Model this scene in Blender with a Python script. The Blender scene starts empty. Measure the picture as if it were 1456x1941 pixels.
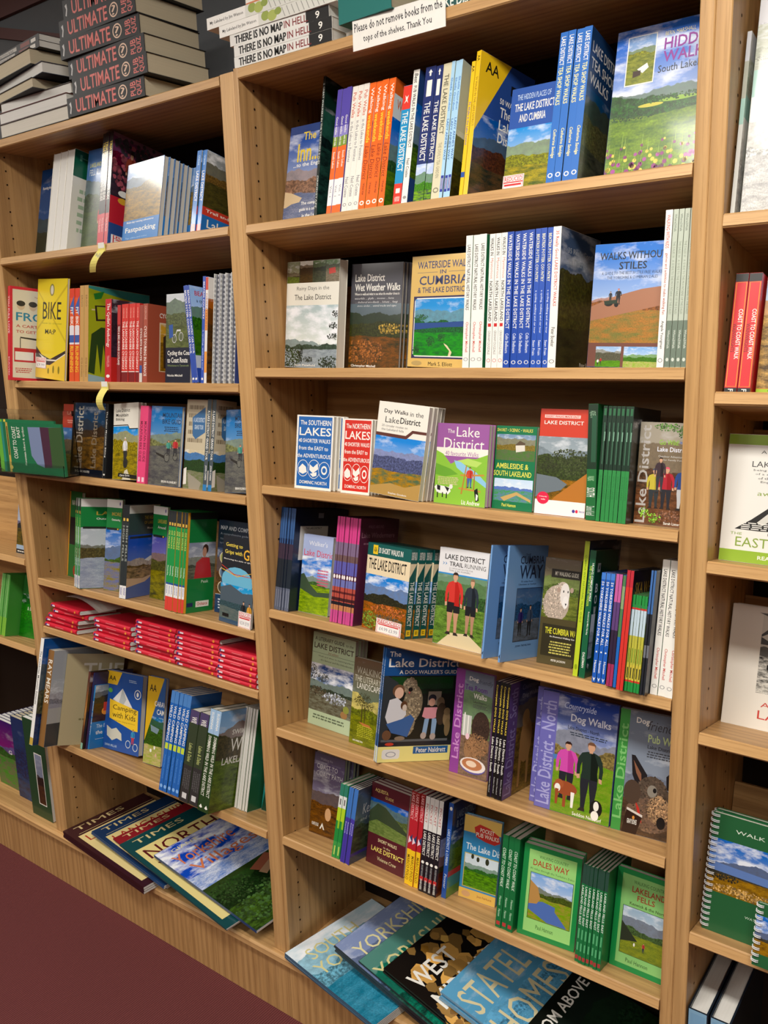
import bpy, bmesh, math, random
from mathutils import Vector, Matrix, Euler
random.seed(7)
R_=math.radians; PI=math.pi
SC=bpy.context.scene; C=SC.collection
# ================= camera =================
cam_d=bpy.data.cameras.new('camera'); cam=bpy.data.objects.new('camera',cam_d); C.objects.link(cam); SC.camera=cam
YAW,PITCH,ROLL,FPX=-0.64405605,-0.20393925,-0.03063724,1633.736
cam.location=(1.24336,-1.24250,0.06030)
fw=Vector((math.sin(YAW)*math.cos(PITCH),math.cos(YAW)*math.cos(PITCH),math.sin(PITCH)))
rt=Vector((math.cos(YAW),-math.sin(YAW),0)); up=rt.cross(fw)
r2=rt*math.cos(ROLL)+up*math.sin(ROLL); u2=-rt*math.sin(ROLL)+up*math.cos(ROLL)
cam.rotation_euler=Matrix((r2,u2,-fw)).transposed().to_euler()
cam_d.sensor_fit='VERTICAL'; cam_d.sensor_height=36.0; cam_d.lens=FPX/1941*36.0; cam_d.clip_start=.02
# ================= world, lamps, exposure =================
w=bpy.data.worlds.new('shop_air'); SC.world=w; w.use_nodes=True
w.node_tree.nodes['Background'].inputs[0].default_value=(.9,.93,1,1); w.node_tree.nodes['Background'].inputs[1].default_value=.07
SC.view_settings.view_transform='Standard'; SC.view_settings.look='None'; SC.view_settings.gamma=1; SC.view_settings.exposure=0.0
SC.view_settings.use_curve_mapping=False
def area(name,loc,sx,sy,watt,col=(1,.95,.87),rz=0):
    l=bpy.data.lights.new(name,'AREA'); l.shape='RECTANGLE'; l.size=sx; l.size_y=sy; l.energy=watt; l.color=col
    o=bpy.data.objects.new(name,l); o.location=loc; o.rotation_euler=(0,0,rz); C.objects.link(o); return o
LAMPS=[((.95,-1.15,1.17),1.25,.28,52),((-1.88,-1.05,1.17),.26,1.2,34),((2.0,-2.7,1.17),.28,1.2,26),((-.4,-2.5,1.17),.28,1.2,34),
((-2.8,-2.7,1.17),.28,1.2,16),((2.0,-4.7,1.17),.28,1.2,14),((-.4,-4.7,1.17),.28,1.2,14),((-3.75,-5.1,1.17),.34,1.3,22)]
for i,(p,a,b,wt) in enumerate(LAMPS): area('ceiling_lamp_light',p,a,b,wt)

# ================= printed designs =================
# cover ops: R rect, E ellipse, P polygon, T text in a box, L printed landscape, N rows of tiny print, M a person, V vertical text (reading up), Q price label
def L(x0,y0,x1,y1,c,lv,seed,cl=.5): return ('L',x0,y0,x1,y1,c.split(),lv,seed,cl)
W='#f2f0e8'; K='#141414'
SK='#3f74c8 #c9dcf0 '
DS={}
def D(n,base,cover=(),spine=(),sb=None,pg='#e6e2d6'): DS[n]=(base,list(cover),sb or base,list(spine),pg)
def T(s,x0,y0,x1,y1,c=W,b=1,i=0): return ('T',s,x0,y0,x1,y1,c,b,i)
def R(x0,y0,x1,y1,c): return ('R',x0,y0,x1,y1,c)
def Ep(x,y,a,b,c): return ('E',x,y,a,b,c)
def P(c,*p): return ('P',p,c)
def N(x0,y0,x1,y1,rows,c,seed=1): return ('N',x0,y0,x1,y1,rows,c,seed)
def TR(x,y,a,b,c,n=60,sd=1): return ('TR',x,y,a,b,c,n,sd)
def M(x,y,h,top,leg,hair='#2a1c14',w=1.): return ('M',x,y,h,top,leg,hair,w)
# ---------- upper centre shelf
D('inn','#26407c',[L(0,.08,1,1,'#2b4a92 #c4cfe0 #7d6a66 #8a6d5c #7c7f92 #5c6684',(.62,.50,.36),3,.5),T('The',.36,.07,.68,.15,'#e8c93c'),T('Inn...',.24,.18,.80,.36,'#e8c93c'),T('...to the English',.16,.37,.95,.42),P('#cdb38c',(0,.64),(.18,.66),(.46,.72),(.4,.76),(.2,.77),(.05,.8),(0,.8)),T('The complete',.45,.76,.95,.80),T('guide to a collection',.42,.82,1,.86),T('in the Lake',.5,.88,.9,.92)])
D('greenrock','#18302a',[L(0,0,1,1,'#10241e #1d3a30 #2c5044 #0e1f1a #28473c #0b1713',(.8,.6,.5),9,.3)],[T('2 GREAT WALKERS IN THE YORKSHIRE DALES',.05,.2,.62,.85,'#cfd6cf'),T('GRINDSTAFF',.7,.2,.93,.8,'#cfd6cf')],'#12211d')
D('purpor','#5a4ca0',[],[R(0,0,.34,1,'#5548a8'),R(.3,0,.40,1,'#8d86c8'),R(.38,0,.46,1,'#7c9a34'),R(.46,0,.72,1,'#ee6a22'),R(.72,0,.93,1,'#f0eef0'),R(.93,0,1,1,'#ee6a22'),T('Good walks',.22,.3,.36,.75),T('with kids',.38,.3,.45,.75),T('South Lakes',.5,.3,.63,.75),T('Vol. 1',.77,.3,.86,.7,'#999')])
D('pubwhite','#efece2',[],[T('Pub Walks',.05,.2,.25,.8,'#d06a52'),T('in the Lakes to Pennines',.28,.22,.60,.8,'#8c8c90'),T('Neil Coates',.72,.2,.88,.8,'#8c8c90'),Ep(.94,.5,.014,.32,'#9a9a9a'),Ep(.94,.5,.009,.2,'#efece2')])
D('walkwk','#f26a1e',[R(0,.12,1,.3,'#f0f0ea'),T('Walking weekends',.08,.15,.92,.25,'#f26a1e'),L(0,.3,1,1,SK+'#4e6a58 #3c5c34 #6b8c3c #41602c',(.7,.5,.4),4)],[T('Walking',.04,.22,.24,.82,W),T('weekends',.25,.22,.47,.82,'#f7d038'),T('Lake District',.50,.2,.76,.85,'#7a2410',0,1),T('14 boat trips',.79,.3,.88,.7,'#5a2010'),Ep(.945,.5,.018,.36,W),Ep(.945,.5,.009,.2,'#f26a1e')])
D('rough','#1d92c8',[L(0,.1,1,.9,SK+'#4a5a6a #35553a #223322 #101810',(.7,.55,.4),5),R(0,.9,1,1,'#d8362a'),R(0,0,1,.1,'#d8362a')],[R(0,0,.2,1,'#e23a2c'),P(W,(.08,.3),(.10,.5),(.08,.7),(.12,.6),(.15,.8),(.13,.5),(.15,.3),(.12,.42)),T('THE LAKE DISTRICT',.22,.16,.72,.84),R(.82,0,1,1,'#e23a2c'),R(.86,.25,.9,.75,W),T('FREE EBOOK',.93,.2,.97,.8)])
D('bestpub','#2a4c86',[L(0,.25,1,.8,SK+'#506a7a #35553a #6a8a40 #2c4020',(.7,.5,.4),6)],[T('Best',.03,.2,.10,.8,K,1,1),T('PUB WALKS IN THE LAKE DISTRICT',.12,.24,.58,.78,K),T('Neil Coates',.66,.26,.80,.76,'#444'),Ep(.95,.5,.012,.3,'#999')],'#f2f0e8')
for q,sd in (('navyld',7),('navyld2',8)):
    D(q,'#1d2f6c',[L(0,.5,1,1,SK+'#3a5a44 #4e8a30 #6aa83c #223c20',(.8,.6,.5),sd)],[P(W,(.02,.5),(.045,.3),(.045,.42),(.07,.42),(.07,.58),(.045,.58),(.045,.7)),('O',.10,.25,.22,.75,W),T('THE LAKE DISTRICT',.26,.22,.70,.8),('LS',.72,1,'#b8c8ec #dfe8f4 #3a6a34 #4e8a30 #8cb84c #1c2c40',(.72,.5,.3),sd)])
D('beigeld','#d9d3b4',[],[T('THE LAKE DISTRICT',.08,.25,.52,.78,'#5a5848'),T('THE DEVIL\'S TEA GARDEN',.58,.3,.84,.72,'#9a967e'),Ep(.93,.5,.02,.34,'#8a866e'),Ep(.93,.5,.011,.22,'#d9d3b4')])
D('lady','#b4d6ea',[R(0,0,1,.5,'#cfd8c4'),L(0,.5,1,1,'#cfd8c4 #b8c0a0 #5a6038 #3a4022 #4c4a22 #1c1c10',(.9,.6,.4),11)],[T('Sheila Gordon',.12,.25,.36,.8,'#3a70c0'),T("LADY ANNE'S WAY",.42,.2,.72,.82,'#1d4fa0'),R(.83,.1,.95,.9,'#2a3a9c'),R(.85,.3,.93,.4,W),R(.85,.6,.93,.7,W)],'#a9d3ee')
D('yel50','#f2c418',[],[T('50 Walks in the Lake District',.30,.2,.62,.85,'#2450a0'),R(.82,0,.86,1,'#2450a0'),T('AA',.03,.2,.08,.85,K)],'#f2c418')
D('aa50','#23468c',[L(0,.42,1,1,'#3c5c9a #8aa0bc #2c3c4c #4c3024 #5a4430 #1c2418',(.75,.6,.4),12),P('#f5c81c',(0,0),(.55,0),(0,.55)),T('AA',.10,.05,.34,.13,K),R(.58,.13,.95,.2,K),T('50 WALKS IN',.4,.25,.85,.29),T('The',.42,.31,.62,.38),T('Lake',.42,.40,.72,.47),T('District',.42,.49,.86,.56)],[T('AA',.03,.22,.07,.8,K),T('50 WALKS IN THE LAKE DISTRICT',.18,.25,.52,.75,'#8a6a10')],'#f5c81c')
D('hidden','#1f52a8',[R(0,0,1,.36,'#1f52a8'),L(0,.36,1,1,'#5c9ad8 #e8ecec #5a7448 #8a8c3c #b0a048 #4c5c28',(.78,.6,.45),13),T('THE HIDDEN PLACES OF',.14,.06,.9,.11,'#c8dcf0',0),T('THE LAKE DISTRICT',.1,.14,1.0,.21),T('AND CUMBRIA',.22,.24,.82,.31),('Q',.0,.78,.48,1.0,'REDUCED','£8.99')])
D('teashop','#1f6ac0',[L(0,.38,1,1,'#28507a #3c4c50 #34423a #5a5c40 #4c5044 #1a2420',(.9,.7,.4),14,.3),R(0,0,1,.38,'#18406e'),T('LAKE DISTRICT',.06,.08,.92,.15),T('TEA SHOP',.06,.18,.75,.25),T('WALKS',.06,.28,.6,.35)],[T('LAKE DISTRICT',.03,.22,.22,.82),T('TEA SHOP WALKS',.23,.22,.48,.82,'#f0e898'),T('Catherine Savidge',.64,.24,.83,.78,'#f0e898',1,1),Ep(.945,.5,.016,.34,W),Ep(.945,.5,.010,.2,'#1f6ac0')])
D('hiddenwalks','#3f7ed0',[L(0,0,1,1,'#2f64c0 #dce8f4 #2c4c30 #2f5826 #7c9838 #48682a',(.62,.56,.46),15,.75),Ep(.42,.50,.13,.012,'#c8c040'),Ep(.7,.485,.2,.014,'#8cb43c'),TR(.5,.47,.5,.02,'#2c5424',120,2),TR(.25,.55,.28,.03,'#24481e',130,3),TR(.75,.53,.22,.018,'#2c5a24',90,4),('FL',.0,.72,1,.98,'#8c2e78',16),R(.12,.05,.42,.36,W),L(.13,.055,.41,.352,'#7c9ac8 #c4ccd0 #5a7040 #8c9038 #94984c #5c6828',(.75,.66,.6),17),P(W,(.24,.26),(.34,.23),(.36,.26),(.3,.29)),P('#3a2418',(.2,.27),(.28,.27),(.28,.30),(.2,.31)),T('BERN MARSHALL',.50,.06,.8,.085,'#e8e0a0',0),T('HIDDEN',.5,.1,1.0,.17,'#8c2a94'),T('WALKS',.5,.18,.96,.25,'#8c2a94'),T('South Lakeland',.46,.265,.98,.31,'#222a30',0)])
# ---------- s3
D('rainy','#eceadd',[R(0,0,1,.2,'#39442c'),L(.0,.0,.24,.2,'#8a9078 #a8a890 #5c5040 #3c3424 #6a7840 #40481c',(.5,.3,.3),20),L(.25,.0,.5,.2,'#d8d8d0 #c0c0b8 #5c4a30 #3c2c1c #4c3a24 #2c2414',(.85,.7,.4),21),L(.51,.0,.74,.2,'#5c7850 #8ca080 #3c5030 #1c2c1c #48503c #1c2018',(.9,.7,.5),22),L(.75,.0,1,.2,'#6a8a60 #586850 #48503c #6a7050 #8a8070 #58503c',(.8,.6,.5),23),P('#c83a30',(.8,.08),(.92,.07),(.93,.12),(.81,.13)),T('Rainy Days in the',.2,.235,.82,.28,'#6a6a68',0),T('The Lake District',.16,.31,.86,.36,K,0),L(0,.41,1,1,'#aebfc2 #f0f2ea #5c7478 #3c4c40 #a0aab0 #848e96',(.44,.36,.30),24,.9),TR(.12,.92,.2,.11,'#2c3c20',160,2),TR(.97,.49,.08,.035,'#20281c',60,3),TR(.95,.6,.11,.03,'#20281c',70,4),TR(.94,.7,.13,.03,'#20281c',70,5),TR(.86,.95,.2,.07,'#28341e',120,6),TR(.46,.92,.09,.03,'#2a3424',50,7),TR(.31,.88,.045,.08,'#222c1c',60,8),T('Jean Patefield',.2,.965,.6,.99)])
D('wet','#4a4a50',[R(0,0,1,.42,'#4c4c54'),L(0,.38,1,1,'#5c6870 #4c5450 #1e2a16 #34381a #7c4c20 #2c2c12',(.88,.72,.5),26,.1),T('Lake District',.08,.1,.66,.17,W),T('Wet Weather Walks',.08,.19,.96,.26,W),T('Where to walk and what to see when the weather closes in',.08,.275,.95,.30),T('waterfalls ... ghylls ... mosses ... ferns',.08,.32,.85,.345,'#d8d8d8',0,1),T('... sheltered woodlands ... lichens ... fungi',.1,.355,.92,.38,'#d8d8d8',0,1),T('stone circles ... animal tracks and signs',.14,.39,.9,.415,'#d8d8d8',0,1),TR(.3,.84,.42,.12,'#8c5420',220,2),TR(.8,.62,.25,.05,'#a08434',60,3),T('Christopher Mitchell',.06,.965,.55,.995)])
D('waterside','#d9b565',[('F',0,0,1,1,'#d9b565'),T('WATERSIDE WALKS',.10,.05,1.0,.115,'#37406c'),T('IN',.48,.13,.58,.165,'#37406c'),R(.1,.148,.44,.151,'#37406c'),R(.62,.148,.96,.151,'#37406c'),T('CUMBRIA',.14,.18,.94,.26,'#37406c'),T('& THE LAKE DISTRICT',.12,.28,.94,.33,'#37406c'),R(.06,.36,.98,.92,'#2e2a58'),P(W,(.12,.375),(.92,.375),(.96,.4),(.96,.88),(.92,.905),(.12,.905),(.08,.88),(.08,.4)),L(.09,.385,.95,.895,'#4a90d0 #b8d4e4 #4c7a8c #2c6438 #3c9a38 #246430',(.80,.62,.42),28,.4),P('#20478c',(.09,.60),(.6,.595),(.95,.585),(.95,.635),(.5,.64),(.09,.66)),P('#e0d0a8',(.60,.78),(.66,.8),(.74,.86),(.72,.895),(.68,.895),(.7,.85),(.62,.80)),TR(.38,.77,.07,.045,'#1c5024',50,2),TR(.56,.73,.06,.04,'#1c5024',50,3),TR(.14,.84,.06,.04,'#184820',40,4),TR(.2,.55,.12,.03,'#245a2c',60,5),Ep(.16,.965,.09,.022,'#b49a60'),T('Mark S. Elliott',.36,.95,.76,.985,'#3a3420',0)])
D('nathist','#f0efe8',[R(0,0,1,1,'#1c7a4c')],[T('LAKE DISTRICT NATURAL HISTORY WALKS',.07,.26,.56,.76,K),T('Christopher Mitchell',.65,.26,.88,.76,'#c8443c'),Ep(.935,.5,.014,.34,'#999'),Ep(.935,.5,.010,.24,'#f0efe8')])
D('myst','#f0efe8',[R(0,0,1,1,'#d8d4c8')],[T('WALKS IN',.03,.24,.16,.8,K),T('Mysterious',.18,.24,.33,.8,'#c86a58',0),T('NORTH LAKELAND',.35,.24,.65,.8,K),R(.665,.24,.69,.8,'#cc2020'),T('GRAHAM DUGDALE',.72,.3,.90,.74,'#777',0),Ep(.945,.5,.014,.34,'#d08080'),Ep(.945,.5,.010,.24,'#f0efe8')])
D('waterblue','#1646a8',[],[T('WATERSIDE WALKS IN THE LAKE DISTRICT',.02,.24,.71,.8),T('Colin Shelbourn',.745,.26,.89,.76,'#d8e0f0'),Ep(.96,.5,.014,.34,W),Ep(.96,.5,.010,.24,'#1646a8')])
D('beatrix','#2050b4',[],[T('BEATRIX POTTER COUNTRY',.04,.24,.38,.8,'#f0ecc0'),T('a cycling, walking and car tour',.44,.28,.75,.72,'#d8e0f0'),T('Sean Frain',.80,.28,.91,.74,'#d8e0f0'),Ep(.96,.5,.014,.34,W),Ep(.96,.5,.010,.24,'#2050b4')])
D('really','#f2f1ea',[L(0,0,1,1,'#4a5c7a #8a98a8 #3a4434 #4c4c28 #3c3c24 #1c2014',(.6,.72,.3),31,.6),T('35 Really Good',.18,.13,.8,.18,'#b8c0c8'),T('Lake District Walks',.12,.20,.95,.25,'#b8c0c8'),T('Peter Bowker',.6,.95,.95,.98)],[T('35 Really Good LAKE DISTRICT WALKS',.03,.26,.56,.78,'#c83a30'),T('Peter Bowker',.71,.28,.85,.74,'#444'),Ep(.955,.5,.014,.34,'#888'),Ep(.955,.5,.010,.24,'#f2f1ea')])
D('stiles','#4a80cc',[L(0,0,1,.80,'#3a74c8 #d4e2f0 #a87058 #9a6a4c #b08058 #7a7a48',(.44,.40,.34),33,.5),P('#a87458',(0,.5),(.35,.42),(.7,.37),(1,.35),(1,.5),(0,.62)),R(0,.80,1,1,'#74483c'),T('WALKS WITHOUT',.08,.07,1.0,.13,'#1a2430',1),T('STILES',.36,.15,.74,.21,'#1a2430',1),T('A GUIDE TO THE BEST 30 STILE FREE WALKS IN',.12,.225,1.,.25,'#1a2a48',0),T('THE YORKSHIRE & CUMBRIAN DALES',.2,.262,.9,.285,'#1a2a48',0),M(.38,.36,.13,'#20242c','#20242c','#c8382c',1.4),M(.27,.38,.10,'#3a3a40','#2c2c30'),Ep(.25,.48,.06,.022,K),Ep(.36,.49,.03,.02,K),P('#283828',(.18,.46),(.36,.45),(.38,.48),(.2,.49)),L(.12,.83,.48,1,'#a0bce0 #d0d8e4 #7c7c70 #5c5c4c #6a9a3c #4c7c2c',(.8,.7,.3),34),L(.52,.83,1,1,'#8ab0e0 #d8e0e8 #5c8a3c #4c7c2c #7aa83c #c8b890',(.6,.5,.3),35),M(.2,.92,.06,'#c03030','#303030'),M(.16,.93,.06,'#e8e8e8','#303030')])
D('kids','#f2f1ea',[],[T('WALKING WITH KIDS',.03,.26,.24,.78,'#c83a30'),T('games and activities to make walking fun',.27,.26,.66,.78,'#b04038'),T('Angela Youngman',.70,.28,.88,.76,'#333'),Ep(.955,.5,.014,.34,'#888'),Ep(.955,.5,.010,.24,'#f2f1ea')])
D('dales30','#b9c4b4',[R(0,0,1,1,'#b9c4b4')],[T('Where2Walk',.03,.3,.14,.74,'#6a7668'),T('THE DALES 30   A GUIDE TO THE MOUNTAINS OF THE DALES',.2,.3,.66,.74,'#76826f',0),R(.70,0,1,1,'#6f7f70'),T('Where2Walk',.76,.3,.88,.74,'#d0d8cc'),Ep(.95,.5,.012,.3,'#d0d8cc')])
# ---------- s4
ov=lambda c:[Ep(.22,.72,.155,.115,W),Ep(.22,.72,.145,.107,c),Ep(.52,.725,.17,.13,W),Ep(.52,.725,.16,.122,c),Ep(.80,.73,.155,.115,W),Ep(.80,.73,.145,.107,c),P(W,(.10,.72),(.2,.66),(.3,.7),(.33,.77),(.22,.8),(.12,.78)),P(W,(.4,.66),(.5,.7),(.62,.64),(.64,.72),(.5,.78),(.4,.74)),Ep(.8,.73,.08,.06,W),Ep(.8,.73,.05,.035,c),P(W,(.42,.79),(.6,.76),(.6,.81),(.5,.83))]
for q,c,nm in (('southern','#1f66b4','SOUTHERN'),('northern','#d22a1e','NORTHERN')):
    D(q,'#f2efe6',[R(.05,.02,.96,.965,c),T('The',.10,.07,.28,.13),T(nm,.32,.065,.93,.135),T('LAKES',.08,.165,.94,.275),T('40 SHORTER WALKS',.07,.315,.93,.37),T('from the EASY to',.08,.415,.88,.47),T('the ADVENTUROUS',.05,.52,.95,.575)]+ov(c)+[T('DOMINIC NORTH',.14,.885,.88,.93)])
D('daywalks','#ece8dd',[L(0,.36,1,1,'#4a88d0 #dce8f0 #6a70a0 #5c6284 #2c5c48 #c09048',(.76,.66,.42),40,.5),P('#b8924c',(0,.92),(.4,.86),(.7,.88),(1,.82),(1,1),(0,1)),T('Day Walks',.12,.075,.60,.13,K,1),T('in the',.64,.075,.9,.125,'#333',0),T('Lake',.16,.155,.44,.22,'#333',0),T('District',.46,.15,.86,.215,K,1),T('20 circular routes on',.1,.24,.62,.265,'#666',0),T('the Lakeland fells',.1,.28,.55,.305,'#666',0),P('#5c2c24',(0,.33),(.6,.335),(.72,.27),(1,.27),(1,.30),(.74,.30),(.62,.37),(0,.365)),T('Stephen Goodwin',.38,.955,.75,.98)])
D('forty','#9b5aa0',[R(0,0,1,1,'#9b5aa0'),R(0,.3,1,.40,'#f4efe2'),T('The',.2,.07,.34,.12,W,0),T('Lake',.38,.04,.82,.16,W,0),T('District',.14,.18,.92,.32,W,0),T('40 favourite Walks',.18,.34,.82,.395,'#9b5aa0',0),P('#8cc43c',(0,.34),(.14,.38),(.3,.5),(.4,.46),(.62,.42),(.78,.42),(1,.36),(1,1),(0,1)),P('#b8dc68',(.4,.46),(.62,.42),(.9,.46),(.8,.52),(.6,.5)),P('#8fc8e8',(.36,.45),(.5,.47),(.62,.52),(.8,.58),(1,.7),(1,.76),(.75,.66),(.55,.6),(.42,.54)),P('#6aa830',(0,.5),(.3,.56),(.45,.62),(.2,.66),(0,.64)),R(.62,.58,.64,.8,'#a8742c'),R(.76,.56,.78,.8,'#a8742c'),P('#c89040',(.5,.62),(.95,.6),(.95,.62),(.5,.64)),P('#c89040',(.48,.78),(.9,.8),(.9,.82),(.48,.80)),P('#b88434',(.6,.5),(.62,.5),(.55,.86),(.52,.86)),M(.68,.52,.26,'#d04430','#3c64a8','#20140c',1.3),P('#f4f4f0',(0,.8),(.04,.77),(.3,.79),(.33,.84),(.28,.88),(.06,.87)),P('#1c1c1c',(.05,.77),(.12,.78),(.12,.84),(.06,.83)),P('#1c1c1c',(.2,.78),(.3,.8),(.27,.85)),R(.06,.86,.08,.93,K),R(.24,.86,.26,.93,K),R(.16,.86,.18,.92,K),Ep(.33,.78,.035,.03,'#e8e8e0'),P(K,(.78,.8),(.84,.77),(.86,.84),(.88,.92),(.82,.94),(.8,.88)),P(W,(.82,.84),(.86,.86),(.85,.92),(.82,.92)),N(.05,.66,.5,.76,5,'#d8c89c',44),T('Liz Andrew',.55,.93,.9,.985)])
D('ambleside','#10764a',[T('SHORT • SCENIC • WALKS',.02,.03,.9,.07,'#e8d860'),L(.03,.1,.98,.41,'#7c94b0 #c8ccc8 #6a6848 #8c7c48 #4c7c3c #6a6a58',(.85,.6,.4),45),P('#e0dcd0',(.5,.22),(.72,.2),(.74,.29),(.52,.31)),P('#5c4c3c',(.48,.23),(.6,.17),(.74,.2),(.73,.22)),T('AMBLESIDE &',.05,.445,.85,.51,'#e8e45c'),T('SOUTH LAKELAND',0.0,.535,.93,.6,'#e8e45c'),L(.03,.63,.98,.9,'#c8dcf0 #e8ecf0 #2c5cb0 #2c5088 #4c9a38 #7a8cb8',(.62,.4,.5),46),P('#c8a868',(.2,.86),(.6,.78),(.95,.86),(.95,.89),(.6,.82),(.3,.9)),T('Paul Hannon',.25,.925,.6,.965,'#e8e45c')])
D('osred','#d0402c',[L(0,.26,1,.88,'#8c98a0 #b8c0c4 #6a7880 #3c4828 #a8742c #3c3c20',(.8,.7,.35),48,.6),TR(.62,.49,.48,.12,'#3c4626',260,2),TR(.25,.55,.2,.05,'#343c20',80,3),P('#6c7880',(0,.62),(.4,.64),(.62,.7),(.5,.76),(.2,.8),(0,.84)),P('#b87428',(.4,.82),(.7,.7),(1,.58),(1,.88),(.3,.88)),R(0,.86,1,1,'#f4f2f0'),R(.09,.055,.79,.085,'#f0d0c8'),T('SHORT WALKS MADE EASY',.11,.06,.77,.08,'#d0402c'),T('LAKE DISTRICT',.09,.11,.86,.145),Ep(.16,.845,.125,.06,'#e0244c'),T('10 leisurely',.08,.825,.24,.84),T('walks',.12,.85,.21,.865),Ep(.78,.945,.03,.016,'#4a3c94'),Ep(.84,.945,.025,.016,'#e0244c'),T('Ordnance Survey',.88,.93,.99,.96,'#5a4ca0')])
D('greenwide','#1a6a34',[],[R(0,0,.56,1,'#12301c'),T('AQUESTA',.06,.2,.12,.9,'#8ab090'),R(.1,.1,.5,.6,'#24543a'),T('WALKING',.62,.2,.66,.9,'#a0d0a0'),T('SOUTH',.72,.1,.80,.95),T('Dennis Kelsall',.88,.1,.96,.95,'#e0e8e0',0)])
D('greenslim','#2b2f2c',[L(0,.1,1,.5,'#404448 #585c60 #2c302c #20241e #1c201c #101410',(.8,.5,.3),50),T('C',.4,.2,.8,.5,'#888')],[R(0,0,.55,1,'#123020'),R(.02,.2,.08,.8,'#2c6a44'),R(.14,.3,.5,.55,'#3c6a50'),R(.22,.1,.3,.35,'#7ca890'),R(.55,0,1,1,'#2c8a44'),T('SOUTH LAKES',.6,.3,.8,.75,'#24743a')],'#1f5c34')
D('gowild','#8c8476',[L(0,.0,1,1,'#9a9488 #a8a090 #6a5c4a #5c4434 #7c5844 #4c3424',(.8,.55,.35),52,.2),('V','Lake District',.02,.03,.22,.98,'#b8b4b0'),TR(.65,.04,.36,.05,'#4c7a2c',70,2),TR(.82,.1,.06,.05,'#3c6424',20,3),T('Go Wild!',.4,.165,.78,.215,'#8cc43c'),T('in the',.8,.17,.95,.2,'#3c6ac0'),T('Lake District',.37,.235,.96,.28,'#e8ecf8'),T('Outdoor Adventures',.4,.315,.92,.335,'#d0d0cc',0),T('for Family Fun',.5,.35,.86,.37,'#d0d0cc',0),M(.36,.44,.4,'#c8b83c','#2c3438','#384c68',1.2),M(.6,.42,.42,'#b02030','#24242c','#d8546c',1.2),M(.92,.40,.44,'#24488c','#c8ccd0','#c8a078',1.2),M(.46,.33,.36,'#3c2c34','#34343c'),TR(.2,.88,.1,.05,'#8cc43c',22,2),TR(.42,.93,.14,.05,'#7cb834',30,3),TR(.7,.9,.3,.06,'#7c5844',60,4),T('Sarah Lister',.6,.955,.92,.98)])
# ---------- s5
D('bluecl','#0d1c38',[R(.0,.0,1,1,'#0c1a34'),('O',.42,.04,.52,.09,'#8890a0'),R(.1,.17,.62,.5,'#d8d6cc'),T('THE LAKE DISTRICT',.2,.18,.5,.2,'#333')],[R(0,0,.3,1,'#2a5288'),R(.05,.3,.35,.5,'#4a7ab8'),R(.35,0,.5,1,'#3c3044'),R(.5,0,.8,1,'#1c2834'),R(.78,0,1,1,'#5c6478'),R(.8,.3,.97,.45,'#9aa0b0')],'#14305c')
D('cream','#e4e2cc',[T('THE LAKES',.1,.03,.7,.06,'#555'),T('The',.04,.16,.3,.2,K),T('Best',.04,.22,.3,.27,K),R(0,.5,1,.503,'#999')])
D('walkers','#a9b8e0',[R(0,0,1,.32,'#a9b8e0'),L(0,.28,1,1,'#4a80d0 #d8e4f4 #54684c #4a6a3c #a0b848 #5c7c2c',(.62,.55,.5),60,.8),P('#3c5038',(0,.52),(.1,.5),(.35,.64),(.6,.72),(1,.7),(1,.76),(.5,.78),(0,.7)),T("Walker's",.2,.075,.82,.135,'#eef0f8',0),T('Lake District',.05,.19,1.1,.27,'#d8304c',0),N(.55,.42,.95,.64,6,'#d05070',61)])
D('pink','#5a2440',[R(0,0,1,1,'#5a2440'),T('WALKS AROUND',.2,.06,.6,.09,'#9a6a80',0),T('Lake Windermere',.05,.13,.9,.18,'#a8788c',0),N(.1,.22,.8,.25,1,'#9a6a80',3)],[R(0,0,.24,1,'#d03c86'),R(.24,0,.42,1,'#7a6484'),R(.36,0,.42,1,'#6a5050'),R(.42,0,.54,1,'#5a58a8'),Ep(.565,.5,.02,.4,'#f0ece8'),R(.59,0,.66,1,'#6a70b0'),R(.66,0,.80,1,'#b04a3c'),R(.70,0,.72,1,'#5c1c1c'),R(.76,0,.79,1,'#401818'),R(.80,0,.83,1,'#181820'),R(.83,0,.88,1,'#c07c50'),R(.88,0,1,1,'#c84a8c')])
D('thirty','#0c5450',[R(0,.145,1,.36,'#ead8b4'),R(0,0,1,.145,'#0f5a55'),R(.13,.02,.24,.125,'#f2cc20'),T('AA',.15,.04,.22,.105,K),T('30 SHORT WALKS IN',.26,.04,.82,.105),T('THE LAKE DISTRICT',.05,.175,.92,.30,'#1a1a1a'),L(0,.36,1,1,'#3c80cc #e8eef4 #2c5890 #2c2c1c #b8642c #3c4418',(.80,.66,.5),63,.7),TR(.6,.74,.42,.06,'#b0602c',140,2),TR(.6,.83,.3,.04,'#5c5444',110,3),TR(.16,.88,.2,.1,'#70882c',130,4),('Q',.35,.84,.92,1.0,'REDUCED','£4.99 £3.99')],[R(0,0,.15,1,'#0f5a55'),('TF','30 SHORT WALKS IN',.03,.12),P('#ead8b4',(.16,0),(.32,1),(.16,1)),T('THE LAKE DISTRICT',.36,.2,.86,.8),R(.9,.15,.97,.85,'#f2cc20'),T('AA',.915,.3,.955,.7,K)],'#0c4a47')
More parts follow.
